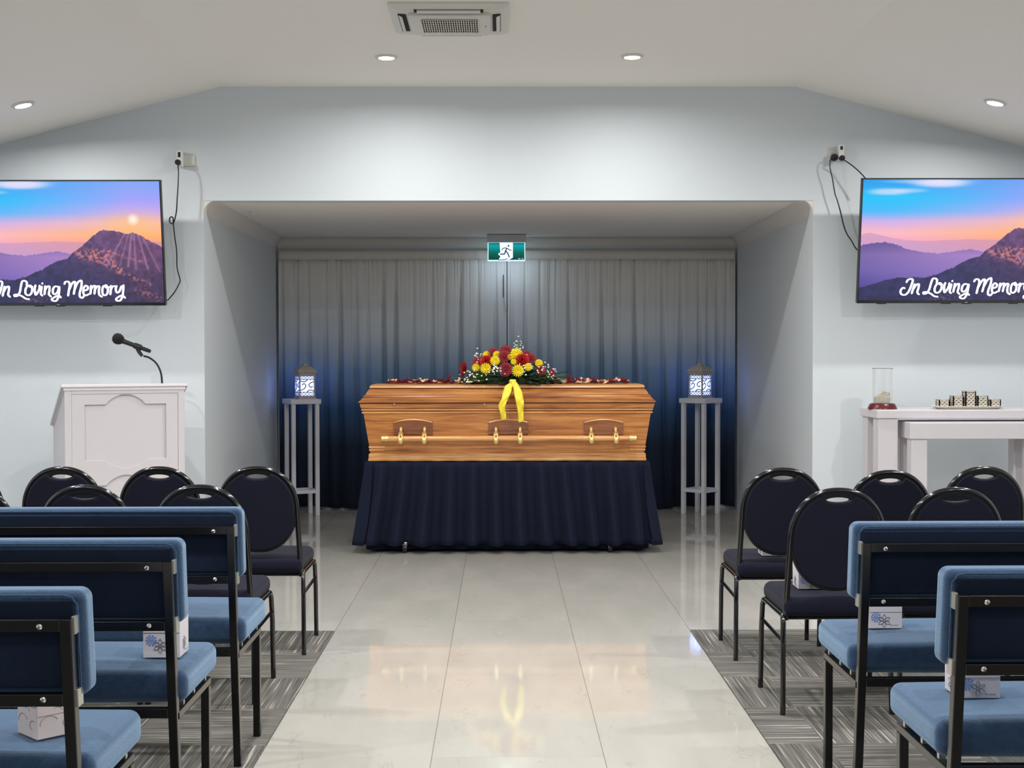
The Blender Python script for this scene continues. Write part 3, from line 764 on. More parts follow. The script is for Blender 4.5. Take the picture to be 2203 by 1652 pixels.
    for k in range(0):
        a = rnd.uniform(0, 2*PI); e = rnd.uniform(.15, 1.3)
        d = Vector((math.cos(a)*math.cos(e)*1.5, math.sin(a)*math.cos(e)*.8, math.sin(e)))
        P = Vector((d.x*.14, d.y*.14, .03+d.z*.10))
        leaf(P, d, rnd.uniform(.07, .11), .035, rnd.choice(['leaf', 'leaf', 'leaf2']))
    for k in range(170):                                     # dome of broad leaves under the blooms
        a = rnd.uniform(PI*.95, 2.05*PI) if k < 130 else rnd.uniform(0, PI); e = rnd.uniform(.05, 1.45)
        d = Vector((math.cos(a)*math.cos(e), math.sin(a)*math.cos(e), math.sin(e)))
        P = Vector((d.x*.235, d.y*.13, .015+d.z*.165))
        tdir = (d*1.0+Vector((rnd.uniform(-.8, .8), rnd.uniform(-.5, .3), rnd.uniform(-.6, .6))))
        leaf(P, tdir, rnd.uniform(.05, .085), rnd.uniform(.032, .048), rnd.choice(['leaf', 'leaf', 'leaf', 'leaf2']))
    for sx in (-1, 1):
        for q in range(5):
            leaf(Vector((sx*.27, -.05+.02*q, .02+.008*q)), (sx, -.15+.08*q, .04+.10*q), .09+.012*q, .034, rnd.choice(['leaf', 'leaf2']))
    for px_, py_, r in ((1088, 795, 13), (1085, 767, 12), (1088, 754, 11), (1061, 760, 11), (1164, 796, 9), (1143, 772, 10), (1027, 780, 10), (1187, 803, 7), (1133, 764, 9)): gerb(px_, py_, r)
    gerb(998, 794, 14, (-.85, -.5, .1))
    gerb(1223, 815, 8, (.9, -.4, .2)); gerb(967, 812, 6, (-.8, -.3, .4))
    for px_, py_, r in ((1111, 762, 12), (1114, 798, 12), (1045, 793, 11), (1065, 777, 10), (1024, 791, 8), (1069, 764, 8), (1047, 764, 8), (1159, 782, 8), (1136, 790, 8), (1105, 779, 6), (1098, 768, 6)): chrys(px_, py_, r)
    rose(1046, 778, 11); rose(1123, 775, 12)
    # gypsophila: little white blossoms on fine stems
    for cxp, cyp, n_ in ((1033, 769, 14), (1067, 793, 22), (1006, 812, 24), (1020, 806, 14), (1117, 748, 16), (1128, 794, 16), (1173, 793, 18), (1185, 800, 10), (1062, 800, 10)):
        b = MB(); sb = MB()
        for k in range(n_):
            P, n = place(cxp+rnd.gauss(0, 8), min(822, cyp+rnd.gauss(0, 7))); P = P+n*rnd.uniform(.004, .02)
            r = rnd.uniform(.0045, .0075)
            Ms = Matrix.Translation(P) @ Matrix.Diagonal((r, r, r*.8, 1))
            b.lathe([(math.sin(a), -math.cos(a)) for a in [PI*(.05+.9*q/4) for q in range(5)]], 7, Ms)
            sb.tube([P, P*.6+Vector((0, 0, .02))], .0009, 4)
        g = b.build('gypsophila', M['whitefl'], t, angle=60); sb.build('fine_stems', M['leaf2'], g)
    # yellow ribbon tails hanging over the lid
    def tail(ctrl, wds):
        pts = catmull([Vector(c) for c in ctrl], 8); b = MB(); nn = len(pts); v = []; f = []
        ws = [np.interp(i/(nn-1), np.linspace(0, 1, len(wds)), wds) for i in range(nn)]
        for i, p_ in enumerate(pts):
            P = p_-base; curl = .010*math.sin(i*.45)
            for k in range(5):
                s = k/4-.5; v.append((P.x+s*ws[i], P.y-.012*abs(math.cos(s*3+i*.25))-curl*s, P.z+.006*s))
        for i in range(nn-1):
            for k in range(4): f.append((i*5+k, i*5+k+1, (i+1)*5+k+1, (i+1)*5+k))
        b.add(v, f).build('ribbon_tail', M['ribbon'], t, angle=80, solid=.0015)
    tail([at(1104, 822, 9.47), at(1096, 830, 9.455), at(1091, 842, 9.43), at(1087, 856, 9.405), at(1080, 872, 9.40), at(1082, 888, 9.41), at(1084, 903, 9.425)], [.035, .062, .058, .050, .050, .038, .034])
    tail([at(1100, 819, 9.47), at(1108, 826, 9.455), at(1113, 840, 9.425), at(1117, 856, 9.405), at(1119, 870, 9.40), at(1120, 886, 9.41), at(1121, 908, 9.42)], [.026, .036, .052, .058, .052, .038, .034])
    MB().rbox(0, 0, 0, .05, .03, .032, .012, 3, Matrix.Translation(at(1103, 821, 9.48)-base)).build('ribbon_knot', M['ribbon'], t)
flowers()

# ------------------------------------------------------------------ televisions
def tv_picture(nx, ny):
    u = np.linspace(0, 1, nx)[None, :]*np.ones((ny, 1)); v = np.linspace(0, 1, ny)[:, None]*np.ones((1, nx))
    rs = np.random.RandomState(4)
    def smooth_noise(sx, sy, seed):
        r = np.random.RandomState(seed); g = r.rand(sy+2, sx+2)
        X = u*sx; Y = v*sy; i = X.astype(int); j = Y.astype(int); fx = X-i; fy = Y-j
        fx = fx*fx*(3-2*fx); fy = fy*fy*(3-2*fy)
        return (g[j, i]*(1-fx)+g[j, i+1]*fx)*(1-fy)+(g[j+1, i]*(1-fx)+g[j+1, i+1]*fx)*fy
    def C(*c): return np.array(c, float)[None, None, :]
    def mix(a, b, t): return a*(1-t[..., None])+b*t[..., None]
    def pw(x, xs, cols):
        cols = np.array(cols, float); return np.stack([np.interp(x, xs, cols[:, k]) for k in range(3)], -1)
    left = pw(v, [.4, .48, .56, .66, .74, .85, 1], [(205, 165, 215), (240, 170, 205), (255, 185, 195), (205, 175, 235), (70, 185, 250), (0, 195, 250), (30, 150, 235)])
    right = pw(v, [.4, .48, .56, .66, .74, .85, 1], [(235, 150, 160), (255, 155, 125), (255, 180, 110), (250, 185, 185), (205, 168, 240), (160, 160, 250), (125, 165, 245)])
    img = mix(left, right, np.clip((u-.15)/.7, 0, 1))
    # high clouds along the top
    for (cu, cv, su, sv, st) in ((.36, .97, .13, .035, .9), (.12, .90, .10, .03, .75), (.22, .91, .08, .02, .5), (.30, .985, .2, .02, .5)):
        img = mix(img, C(235, 225, 250)*np.ones_like(img), st*np.exp(-(((u-cu)/su)**2+((v-cv)/sv)**2)**2))
    img = mix(img, C(255, 200, 110)*np.ones_like(img), .55*np.exp(-((u-.87)/.15)**2-((v-.66)/.08)**2))
    ds = np.sqrt(((u-.872)*1.78)**2+(v-.688)**2)
    img = mix(img, C(255, 245, 225)*np.ones_like(img), np.clip(1.25-ds/.045, 0, 1)); 
    # ridges
    nz = smooth_noise(150, 4, 8); nz2 = smooth_noise(60, 40, 9); nz3 = smooth_noise(130, 70, 10)
    far = np.interp(u, [0, .04, .08, .14, .2, .3, .5, .6, 1], [.545, .56, .545, .52, .50, .49, .505, .50, .5])+.006*nz
    img = mix(img, pw(v, [.38, .55], [(190, 150, 205), (160, 130, 190)]), (v < far)*.40)
    mid = np.interp(u, [0, .07, .11, .16, .22, .30, .37, .43, .48, .52, .56, .62], [.455, .475, .48, .465, .42, .395, .385, .40, .415, .42, .405, .39])+.010*nz
    ml = pw(v, [.1, .25, .38, .48], [(72, 66, 150), (110, 92, 170), (120, 100, 168), (98, 78, 150)])
    mr = pw(v, [.1, .25, .38, .48], [(130, 105, 190), (150, 118, 195), (165, 125, 195), (120, 95, 160)])
    img = mix(img, mix(ml, mr, np.clip(u/.5, 0, 1)), (v < mid)*1.0)
    xs = [0, .1, .17, .31, .36, .44, .50, .56, .585, .62, .67, .70, .73, .76, .80, .835, .87, .90, .94, 1]
    zs = [.10, .155, .185, .19, .215, .27, .335, .365, .41, .455, .53, .575, .60, .597, .588, .565, .578, .56, .515, .455]
    near = np.interp(u, xs, zs)+.012*nz-.004
    ng = pw(v, [0, .2, .4, .6], [(38, 40, 84), (44, 44, 92), (64, 50, 100), (100, 66, 116)])
    ng2 = pw(v, [0, .2, .4, .6], [(58, 46, 82), (72, 52, 90), (104, 66, 110), (112, 74, 122)])
    ng = mix(ng, ng2, np.clip((u-.5)/.4, 0, 1))*(0.82+.36*nz2[..., None])
    # rock shoulder lit by the sun
    def band(x0, y0, x1, y1, w0, w1):
        tt = ((u-x0)*(x1-x0)+(v-y0)*(y1-y0))/((x1-x0)**2+(y1-y0)**2); tc = np.clip(tt, 0, 1)
        dd = np.sqrt((u-x0-(x1-x0)*tc)**2+((v-y0-(y1-y0)*tc)*.7)**2)
        return np.exp(-(dd/(w0+(w1-w0)*tc))**2)
    rock = band(.62, .40, .74, .37, .03, .035)+band(.70, .40, .80, .27, .03, .02)+.7*band(.80, .26, .93, .15, .012, .02)+.8*band(.74, .44, .90, .34, .010, .008)+.6*band(.88, .10, .99, .02, .02, .025)+.5*band(.33, .01, .5, .03, .01, .02)
    rock = np.clip(rock, 0, 1)*np.clip((nz3-.35)*2.6, 0, 1)
    ng = mix(ng, C(222, 130, 130)*np.ones_like(ng), rock*.85)
    ray = 0*u
    for (xb, yb, am) in ((.74, .30, .55), (.80, .30, .4), (.84, .30, .6), (.875, .28, .5), (.93, .28, .55), (.985, .26, .4)):
        ray += am*band(.872, .70, xb, yb, .002, .006)
    ng = mix(ng, C(190, 140, 170)*np.ones_like(ng), np.clip(ray, 0, .6))
    img = mix(img, ng, (v < near)*1.0)
    img = np.clip(img, 0, 255)/255.0
    return np.where(img <= .04045, img/12.92, ((img+.055)/1.055)**2.4)
def vmat(name, strength):
    m = bpy.data.materials.new(name); m.use_nodes = True; T = NT(m); b = T.n['Principled BSDF']
    a = T.add('ShaderNodeVertexColor'); a.layer_name = 'picture'
    b.inputs['Base Color'].default_value = (.01, .01, .01, 1); b.inputs['Roughness'].default_value = .35
    T.link(a.outputs['Color'], b.inputs['Emission Color']); b.inputs['Emission Strength'].default_value = strength
    return m
TW, TH = 1.435, .822
def make_tv():
    t = thing('television', '', 'television', (0, 0, 0), 0, 'wall mounted televisions')
    bz, bb = .009, .020
    sw, sh = TW-2*bz, TH-bz-bb
    # housing
    b = MB()
    b.rings([[(sx*TW/2, y, sz) for sx, sz in ((1, 0), (1, TH), (-1, TH), (-1, 0))] for y in (0, .032)])
    b.build('housing', M['blackplastic'], t, smooth=False, bevel=.003)
    b = MB()
    b.box(-TW/2, -TW/2+bz, -.006, 0, 0, TH); b.box(TW/2-bz, TW/2, -.006, 0, 0, TH); b.box(-TW/2+bz, TW/2-bz, -.006, 0, 0, bb); b.box(-TW/2+bz, TW/2-bz, -.006, 0, TH-bz, TH)
    b.build('bezel', M['black'], t, smooth=False)
    nx, ny = 440, 250
    img = tv_picture(nx, ny)
    me = bpy.data.meshes.new('screen')
    xs = np.linspace(-sw/2, sw/2, nx); zs = np.linspace(bb, bb+sh, ny)
    co = np.zeros((ny, nx, 3), np.float32); co[..., 0] = xs[None, :]; co[..., 2] = zs[:, None]; co[..., 1] = -.002
    idx = np.arange(nx*ny).reshape(ny, nx)
    q = np.stack([idx[:-1, :-1], idx[:-1, 1:], idx[1:, 1:], idx[1:, :-1]], -1).reshape(-1, 4)
    me.from_pydata(co.reshape(-1, 3).tolist(), [], q.tolist())
    ca_ = me.color_attributes.new('picture', 'FLOAT_COLOR', 'POINT')
    cc = np.ones((nx*ny, 4), np.float32); cc[:, :3] = img.reshape(-1, 3)
    ca_.data.foreach_set('color', cc.ravel()); me.materials.append(vmat("screen_picture", 0.88)); me.update()
    so = bpy.data.objects.new('screen', me); sc.collection.objects.link(so); so.parent = t
    # brush script lettering, strokes drawn in crop pixels of the photograph
    def c4(x, y): return ((x-860)*1.24+230, (y-165)*1.21+180)
    S = []
    S.append([c4(*k) for k in ((636, 222), (655, 190), (700, 178), (718, 200), (700, 270), (670, 350), (625, 395), (575, 385), (562, 340), (590, 300), (615, 305))])
    S.append([c4(*k) for k in ((745, 250), (728, 310), (712, 375))]); S.append([c4(*k) for k in ((725, 325), (765, 262), (800, 250), (798, 300), (785, 360), (808, 388))])
    S += [[(448, 262), (452, 215), (420, 188), (378, 200), (352, 280), (330, 370), (292, 430), (245, 442), (240, 418), (290, 412), (360, 440), (420, 480), (472, 490)],
          [(512, 265), (460, 275), (425, 330), (422, 395), (455, 425), (500, 410), (532, 350), (525, 285), (500, 262), (498, 285), (540, 288)],
          [(590, 262), (574, 330), (584, 418), (622, 375), (652, 315), (657, 268)], [(692, 285), (678, 350), (670, 405), (692, 430)], [(703, 228), (705, 236)],
          [(748, 275), (738, 350), (728, 410)], [(738, 345), (775, 290), (815, 280), (812, 350), (800, 410), (832, 445)],
          [(962, 290), (910, 280), (872, 325), (868, 390), (900, 408), (945, 370), (976, 285), (966, 380), (950, 460), (910, 518), (862, 515), (842, 492), (882, 462), (950, 432), (992, 460)],
          [(1062, 240), (1085, 205), (1130, 205), (1148, 255), (1128, 350), (1112, 432)], [(1138, 330), (1185, 235), (1235, 205), (1228, 300), (1205, 405)],
          [(1228, 320), (1278, 220), (1340, 185), (1336, 280), (1305, 380), (1302, 445), (1338, 470), (1366, 442)],
          [(1372, 352), (1430, 332), (1440, 290), (1405, 268), (1372, 310), (1362, 390), (1395, 430), (1450, 408)],
          [(1492, 272), (1486, 340), (1476, 402)], [(1486, 335), (1525, 280), (1560, 275), (1552, 340), (1542, 402)], [(1552, 335), (1595, 280), (1628, 285), (1616, 350), (1622, 420), (1662, 450)],
          [(1742, 262), (1692, 282), (1672, 350), (1682, 415), (1720, 426), (1757, 385), (1762, 310), (1738, 258), (1735, 300), (1795, 292)],
          [(1818, 272), (1811, 340), (1801, 412)], [(1811, 335), (1842, 285), (1874, 278)],
          [(1908, 275), (1892, 330), (1908, 382), (1947, 366), (1988, 280)], [(2022, 262), (2012, 350), (1997, 440), (1960, 508), (1912, 518), (1890, 492), (1930, 455), (1990, 432), (2038, 468)]]
    def tolocal(x, y):
        u_ = 1-(352-x/7.597)/461; v_ = (652-(580+y/7.597))/259
        return Vector(((u_-.5)*sw, bb+v_*sh, 0))
    b = MB(); sc_ = sw/461/7.597
    for layer, (wd, yy) in enumerate(((21, -.0028), (14, -.0036))):
        b.k = layer
        for st in S:
            P = catmull([tolocal(*k) for k in st], 5); wv = wd*sc_
            v = []; f = []
            for i, p_ in enumerate(P):
                tg = (P[min(i+1, len(P)-1)]-P[max(i-1, 0)]).normalized(); nn = Vector((-tg.y, tg.x, 0))
                ww = wv*(.78+.50*abs(tg.y)) + (0 if layer else .0)
                v += [p_+nn*ww, p_-nn*ww]
            for i in range(len(P)-1): f.append((2*i, 2*i+1, 2*i+3, 2*i+2))
            b.add([(k.x, yy, k.y) for k in v], f)
            for e in (P[0], P[-1]):
                b.add([(e.x+wv*math.cos(2*PI*k/14), yy-.0001*0, e.y+wv*math.sin(2*PI*k/14)) for k in range(14)], [tuple(range(14))])
    b.build('lettering', [mat('lettering_edge', (.01, .01, .03, 1), .6, emit=rgb(24, 20, 60), estr=1.0), mat('lettering_white', (.8, .8, .9, 1), .6, emit=rgb(226, 220, 252), estr=1.0)], so, smooth=False)
    b = MB()
    for x in (-.55, -.12, .02, .33): b.box(x-.03, x+.03, .004, .03, -.006, 0)
    b.build('underside_vents', M['blackplastic'], t, smooth=False)
    MB().box(.0, .02, -.0068, -.006, .004, .008).build('logo_bar', M['silver'], t, smooth=False)
    MB().box(-.28, .28, .032, .062, .2, .6).build('rear_box', M['blackplastic'], t, smooth=False, bevel=.004)
    return t
def wall_mount(x, z, label):
    t = thing('television_bracket', label, 'bracket', (x, YF, z), 0, 'television wall brackets')
    MB().box(-.22, .22, -.014, -.001, -.14, .14).build('wall_plate', M['blackframe'], t, smooth=False)
    for s in (-1, 1): MB().tube([(s*.15, -.012, .10), (s*.15, -.17, .05)], .012, 8).build('arm', M['blackframe'], t)
tv = make_tv(); TILT = -math.radians(8.4)
tvr = dup(tv, (0, 0, 0), 0, '')
for o, cxp, zb_, lab in ((tv, -2.99, 1.728, 'left wall television showing sunset mountain and In Loving Memory'), (tvr, 3.026, 1.737, 'right wall television showing sunset mountain and In Loving Memory')):
    o.location = (cxp, 8.95, zb_); o.rotation_euler = (-TILT, 0, 0); o['label'] = lab
wall_mount(-2.99, 2.12, 'black tilting bracket behind the left television')
wall_mount(3.026, 2.13, 'black tilting bracket behind the right television')

# ------------------------------------------------------------------ wall power points, adapters and cords
def outlet(px, py, label, rz=0):
    p = at(px, py, YF-.001)
    t = thing('power_outlet', label, 'power outlet', (p.x, YF-.0008, p.z), 0, 'wall power outlets')
    MB().rbox(0, -.005, 0, .112, .010, .074, .004, 2).build('plate', M['plastic'], t)
    for s in (-1, 1): MB().box(s*.035-.005, s*.035+.005, -.0125, -.0102, .017, .029).build('switch', M['plastic'], t, smooth=False)
def adapter(px, py, label, w_=.036, h_=.105, dp=.055):
    p = at(px, py, YF-.06)
    t = thing('power_adapter', label, 'power adapter', (p.x, YF-.0115, p.z), 0, 'plug-in power adapters')
    MB().rbox(0, -dp/2, 0, w_, dp, h_, .006, 3).build('body', mat('adapter_white', rgb(235, 235, 232), .35), t)
    MB().box(-.009, .009, -dp-.0012, -dp-.0002, .008, h_/2-.01).build('dark_inlay', M['blackplastic'], t, smooth=False)
    return t, p
def lead(px, py, Y0, label, pts, Ys, dp=.035, r=.019):
    p = at(px, py, Y0)
    t = thing('power_lead', label, 'power lead', (p.x, Y0, p.z), 0, 'television power leads')
    MB().lathe([(r*.9, 0), (r, dp*.3), (r, dp*.8), (r*.7, dp)], 16, Matrix.Rotation(PI/2, 4, 'X')).build('plug', M['blackplastic'], t)
    Q = catmull([at(x, y, Y) for (x, y), Y in zip(pts, Ys)], 6)
    MB().tube([q-p for q in Q], .0042, 8).build('cable', M['blackplastic'], t)
outlet(402, 346, 'white wall power outlet above the corner of the left television')
adapter(386, 341, 'white plug-in adapter on the outlet by the left television')
lead(384, 350, YF-.0678, 'black plug and looping cable down to the left television',
     [(383, 352), (383, 358), (384, 372), (383, 400), (381, 430), (380, 450), (377, 468), (372, 481), (365, 477), (366, 468), (372, 468), (373, 482), (376, 510), (380, 540), (381, 575), (386, 596), (387, 606), (377, 626), (366, 640), (359, 646), (340, 648)],
     [YF-.09, YF-.105, YF-.115, YF-.12, YF-.12, YF-.115, YF-.11, YF-.11, YF-.115, YF-.12, YF-.12, YF-.11, YF-.105, YF-.105, YF-.105, YF-.11, YF-.11, YF-.12, YF-.12, YF-.125, YF-.13])
outlet(1800, 336, 'white wall power outlet above the corner of the right television')
adapter(1810, 325, 'white plug-in adapter on the outlet by the right television', h_=.085)
lead(1810, 341, YF-.0678, 'small black plug and short cable to top corner of the right television',
     [(1811, 342), (1817, 345), (1832, 355), (1845, 366), (1858, 379), (1875, 400)], [YF-.095, YF-.12, YF-.12, YF-.13, YF-.14, YF-.15])
lead(1793, 340, YF-.0125, 'large black plug and long cable hanging left of the right television',
     [(1792, 342), (1786, 345), (1786, 362), (1791, 385), (1796, 415), (1801, 430), (1808, 455), (1815, 485), (1822, 503), (1832, 518), (1843, 536), (1862, 545)],
     [YF-.05, YF-.065, YF-.07, YF-.065, YF-.06, YF-.06, YF-.06, YF-.06, YF-.065, YF-.08, YF-.10, YF-.11], .045, .024)

# ------------------------------------------------------------------ lectern with gooseneck microphone
def lectern():
    A = math.radians(26); P0 = at(139, 900, 8.30); LW, LD = .735, .50; HF, HB = 1.205, .965
    t = thing('lectern', 'white panelled lectern with sloping top standing below the left television', 'lectern', (P0.x, 8.30, 0), A)
    b = MB()      # carcass: sides and back following the slope
    for x0 in (0, LW-.02):
        b.add([(x, y, z) for x in (x0, x0+.02) for y, z in ((.03, 0), (LD, 0), (LD, HB-.01), (.03, HF-.012))], [(0, 1, 2, 3), (7, 6, 5, 4), (0, 4, 5, 1), (1, 5, 6, 2), (2, 6, 7, 3), (3, 7, 4, 0)])
    b.build('side_panel', M['white'], t, smooth=False)
    MB().box(.02, LW-.02, LD-.02, LD, .02, HB-.06).build('back_panel', M['white'], t, smooth=False)
    def arch_out(z0, z1, zt, zb_, x0=.116, x1=.622):
        xa, xb = .245, .492; pts = [(x0, z0)]
        if zb_ < z0: pts += [(xa, z0)] + [(xa+(xb-xa)*k/12, z0-(z0-zb_)*math.sin(PI*k/12)**.75) for k in range(1, 12)] + [(xb, z0)]
        pts += [(x1, z0), (x1, z1)]
        if zt > z1: pts += [(xb, z1)] + [(xb-(xb-xa)*k/12, z1+(zt-z1)*math.sin(PI*k/12)**.75) for k in range(1, 12)] + [(xa, z1)]
        pts += [(x0, z1)]; return pts
    hole1 = arch_out(.742, 1.095, 1.158, .690); hole2 = arch_out(.20, .590, .652, .20)
    v, f = curve_mesh([[(0.045, .045), (LW-.045, .045), (LW-.045, HF-.05), (.045, HF-.05)], hole1, hole2], .004, .004)
    Mx = Matrix.Translation((0, .012, 0)) @ Matrix.Rotation(PI/2, 4, 'X')
    MB().add(v, f, Mx).build('front_frame', M['white'], t, smooth=False)
    MB().box(.02, LW-.02, .019, .030, .02, HF-.03).build('front_panel', M['white'], t, smooth=False)
    b = MB(); b.box(0, .041, 0, .03, 0, HF-.015); b.box(LW-.041, LW, 0, .03, 0, HF-.015); b.box(.041, LW-.041, 0, .03, HF-.046, HF-.015); b.box(.041, LW-.041, 0, .03, 0, .041)
    b.build('corner_stiles', M['white'], t, smooth=False, bevel=.002)
    s = math.atan2(HF-HB, LD-.03)
    Mt = Matrix.Translation((0, 0.0, HF-.008)) @ Matrix.Rotation(-s, 4, 'X')
    MB().box(-.02, LW+.02, -.012, .56, 0, .022, Mt).build('top', M['white'], t, smooth=False, bevel=.004)
    MB().box(-.006, LW+.006, .0, .54, -.016, 0, Mt).build('top_moulding', M['white'], t, smooth=False)
    # microphone clamped near the far side of the top
    base = at(348, 822, 8.66); base.z = 1.21-(8.66-8.36)*.50+.0
    m = thing('gooseneck_microphone', 'black handheld microphone on a curved gooseneck over the lectern', 'microphone', tuple(base))
    def L(x, y): return at(x, y, 8.60)-base
    foot = Vector((0, -.0, .0))
    Tm = (t.matrix_basis @ Mt)
    # foot of the neck where it meets the sloping top
    nv = (Tm.to_3x3() @ Vector((0, 0, 1))).normalized(); p0 = Tm @ Vector((0, 0, .022))
    fx = L(348, 822); hz = p0.z-((fx.x+base.x-p0.x)*nv.x+(8.60-p0.y)*nv.y)/nv.z
    ft = Vector((fx.x+.002, fx.y, hz-base.z+.001))
    pts = catmull([ft, L(348.5, 822), L(347, 806), L(342, 791), L(333, 778), L(320, 769), L(309, 766)], 6)
    MB().tube(pts, .0062, 10).build('gooseneck', M['blackplastic'], m)
    MB().lathe([(.022, 0), (.022, .006), (.012, .012), (.009, .02)], 18, Matrix.Translation(ft-Vector((0, 0, .006)))).build('mount', M['blackplastic'], m)
    a, c = L(262, 733), L(324, 756)
    h = MB().tube([a, a.lerp(c, .15), a.lerp(c, .9), c], [.0175, .0150, .0125, .0105], 16).build('microphone_body', M['blackplastic'], m)
    ball = L(254, 729); dr = (a-c).normalized(); Mb = Matrix.Translation(ball) @ dr.to_track_quat('Z', 'Y').to_matrix().to_4x4()
    MB().lathe([(.018, -.034), (.030, -.022), (.0365, -.002), (.034, .016), (.024, .030), (.008, .036)], 22, Mb).build('foam_cap', mat('foam', rgb(24, 24, 26), .95, bump=.5, bscale=400), h)
    MB().tube([L(296, 750), L(300, 758), L(306, 766)], [.014, .012, .010], 10).build('clip', M['blackplastic'], m)
    cl = a.lerp(c, .55); MB().tube([cl-(c-a).normalized()*.022, cl+(c-a).normalized()*.022], .0195, 14).build('clip_sleeve', M['blackplastic'], m)
lectern()

# ------------------------------------------------------------------ nested console tables with their things
def console(x0, x1, y0, y1, h, slab, legw, label, apron=0):
    t = thing('console_table', label, 'table', ((x0+x1)/2, y0, 0), 0, 'nested white console tables')
    w2 = (x1-x0)/2; D = y1-y0; o = .0 if apron else .012
    MB().box(-w2, w2, 0, D, h-slab, h).build('tabletop', M['white'], t, smooth=False, bevel=.006, bseg=2)
    for sx in (-1, 1):
        for ya in (o, D-o-legw):
            xa, xb = sorted((sx*(w2-o), sx*(w2-o-legw)))
            MB().box(xa, xb, ya, ya+legw, 0, h-slab-.0005).build('leg', M['white'], t, smooth=False, bevel=.004)
    return t
TY = 8.55; TZ = 1.043
console(2.336, 3.56, TY, 8.96, TZ, .055, .125, 'taller outer white console table below the right television')
console(2.515, 3.375, 8.44, 8.80, .968, .105, .100, 'lower white table nested under the taller console table')
def vase():
    p = at(1900, 878, 8.70)
    t = thing('hurricane_candle_holder', 'clear glass cylinder with cream candle on dark red base', 'candle holder', (p.x, 8.72, TZ+.0005))
    MB().lathe([(.095, 0), (.093, .006), (.082, .030), (.074, .036), (.001, .036)], 32).build('base', M['redwood'], t)
    g = MB().lathe([(.0635, .038), (.0635, .257), (.066, .262), (.0665, .264), (.0625, .262), (.0600, .257), (.0600, .040), (.001, .040), (.001, .038)], 40, cap=False).build('glass_cylinder', M['glass'], t)
    b = MB(); b.rings([[(r*math.cos(a)*(1+.06*math.sin(3*a)), r*math.sin(a), z+.006*math.sin(2*a)*(z > .06)) for a in [2*PI*k/28 for k in range(28)]] for r, z in ((.050, .0415), (.052, .075), (.042, .088), (.030, .094), (.022, .104), (.010, .106))])
    b.build('candle', M['wax'], t)
    b = MB(); b.tube([(.050, .01, .09), (.035, -.03, .103), (.0, -.045, .112), (-.02, -.04, .10)], .005, 6); b.tube([(.0, -.02, .10), (.01, 0, .122)], .0015, 5); b.build('melted_wax_curl', M['wax'], t)
vase()
M['carve'] = mat('white_carved_ceramic', rgb(232, 228, 216), .5)
M['carvedark'] = mat('dark_recess', rgb(150, 140, 126), .8)
def tray():
    a, c = at(2005, 870, 8.68), at(2162, 870, 8.68); hx = (c.x-a.x)/2; xc = (a.x+c.x)/2
    t = thing('tray', 'oblong white tray carrying five carved candle blocks on console table', 'tray', (xc, 8.70, TZ+.0005))
    def rr(sx, sy, z): return [(sx*math.copysign(abs(math.cos(q))**.55, math.cos(q)), sy*math.copysign(abs(math.sin(q))**.55, math.sin(q)), z) for q in [2*PI*k/48 for k in range(48)]]
    MB().rings([rr(hx*.80, .055, 0), rr(hx*.84, .060, .003), rr(hx, .085, .018), rr(hx, .085, .0205), rr(hx*.90, .070, .0195), rr(hx*.82, .058, .010)]).build('dish', M['carve'], t, angle=30)
    labs = ['short carved white candle block at the left end of the tray', 'medium carved white candle block left of the tallest one', 'tallest carved white candle block in the middle of the tray', 'medium carved white candle block right of the tallest one', 'short carved white candle block at the right end of the tray']
    for (px_, hh), lb in zip(((2028, .050), (2058, .074), (2084.6, .105), (2110.7, .074), (2138, .050)), labs):
        p = at(px_, 860, 8.70)
        k = thing('candle_block', lb, 'candle holder', (p.x, 8.70, TZ+.0115), 0, 'carved candle blocks on the tray')
        s = .034
        core = MB().box(-s+.004, s-.004, -s+.004, s-.004, 0, hh-.002).build('core', M['carvedark'], k, smooth=False)
        b = MB(); f = .006
        for q in range(4):
            Mx = Matrix.Rotation(q*PI/2, 4, 'Z') @ Matrix.Translation((0, -s+.003, 0))
            b.box(-s, s, -.003, .003, 0, f, Mx); b.box(-s, s, -.003, .003, hh-f, hh, Mx); b.box(-s, -s+f, -.003, .003, f, hh-f, Mx); b.box(s-f, s, -.003, .003, f, hh-f, Mx)
            rnd = random.Random(q+int(hh*1000)); rows = int((hh-2*f)/.012)
            for r_ in range(rows):
                z = f+.006+r_*.0122
                for c_2 in range(4):
                    x = -s+f+.007+c_2*.0145+(.004 if r_ % 2 else 0)
                    sg = 1 if (r_+c_2) % 2 else -1
                    b.tube([(max(-s+f, x-.0065), 0, z-sg*.004), (x, -.0015, z+.001), (min(s-f, x+.0065), 0, z+sg*.004)], .0024, 5, Mx)
        b.box(-s, s, -s, s, hh-.002, hh)
        b.build('carved_shell', M['carve'], k, angle=40)
tray()

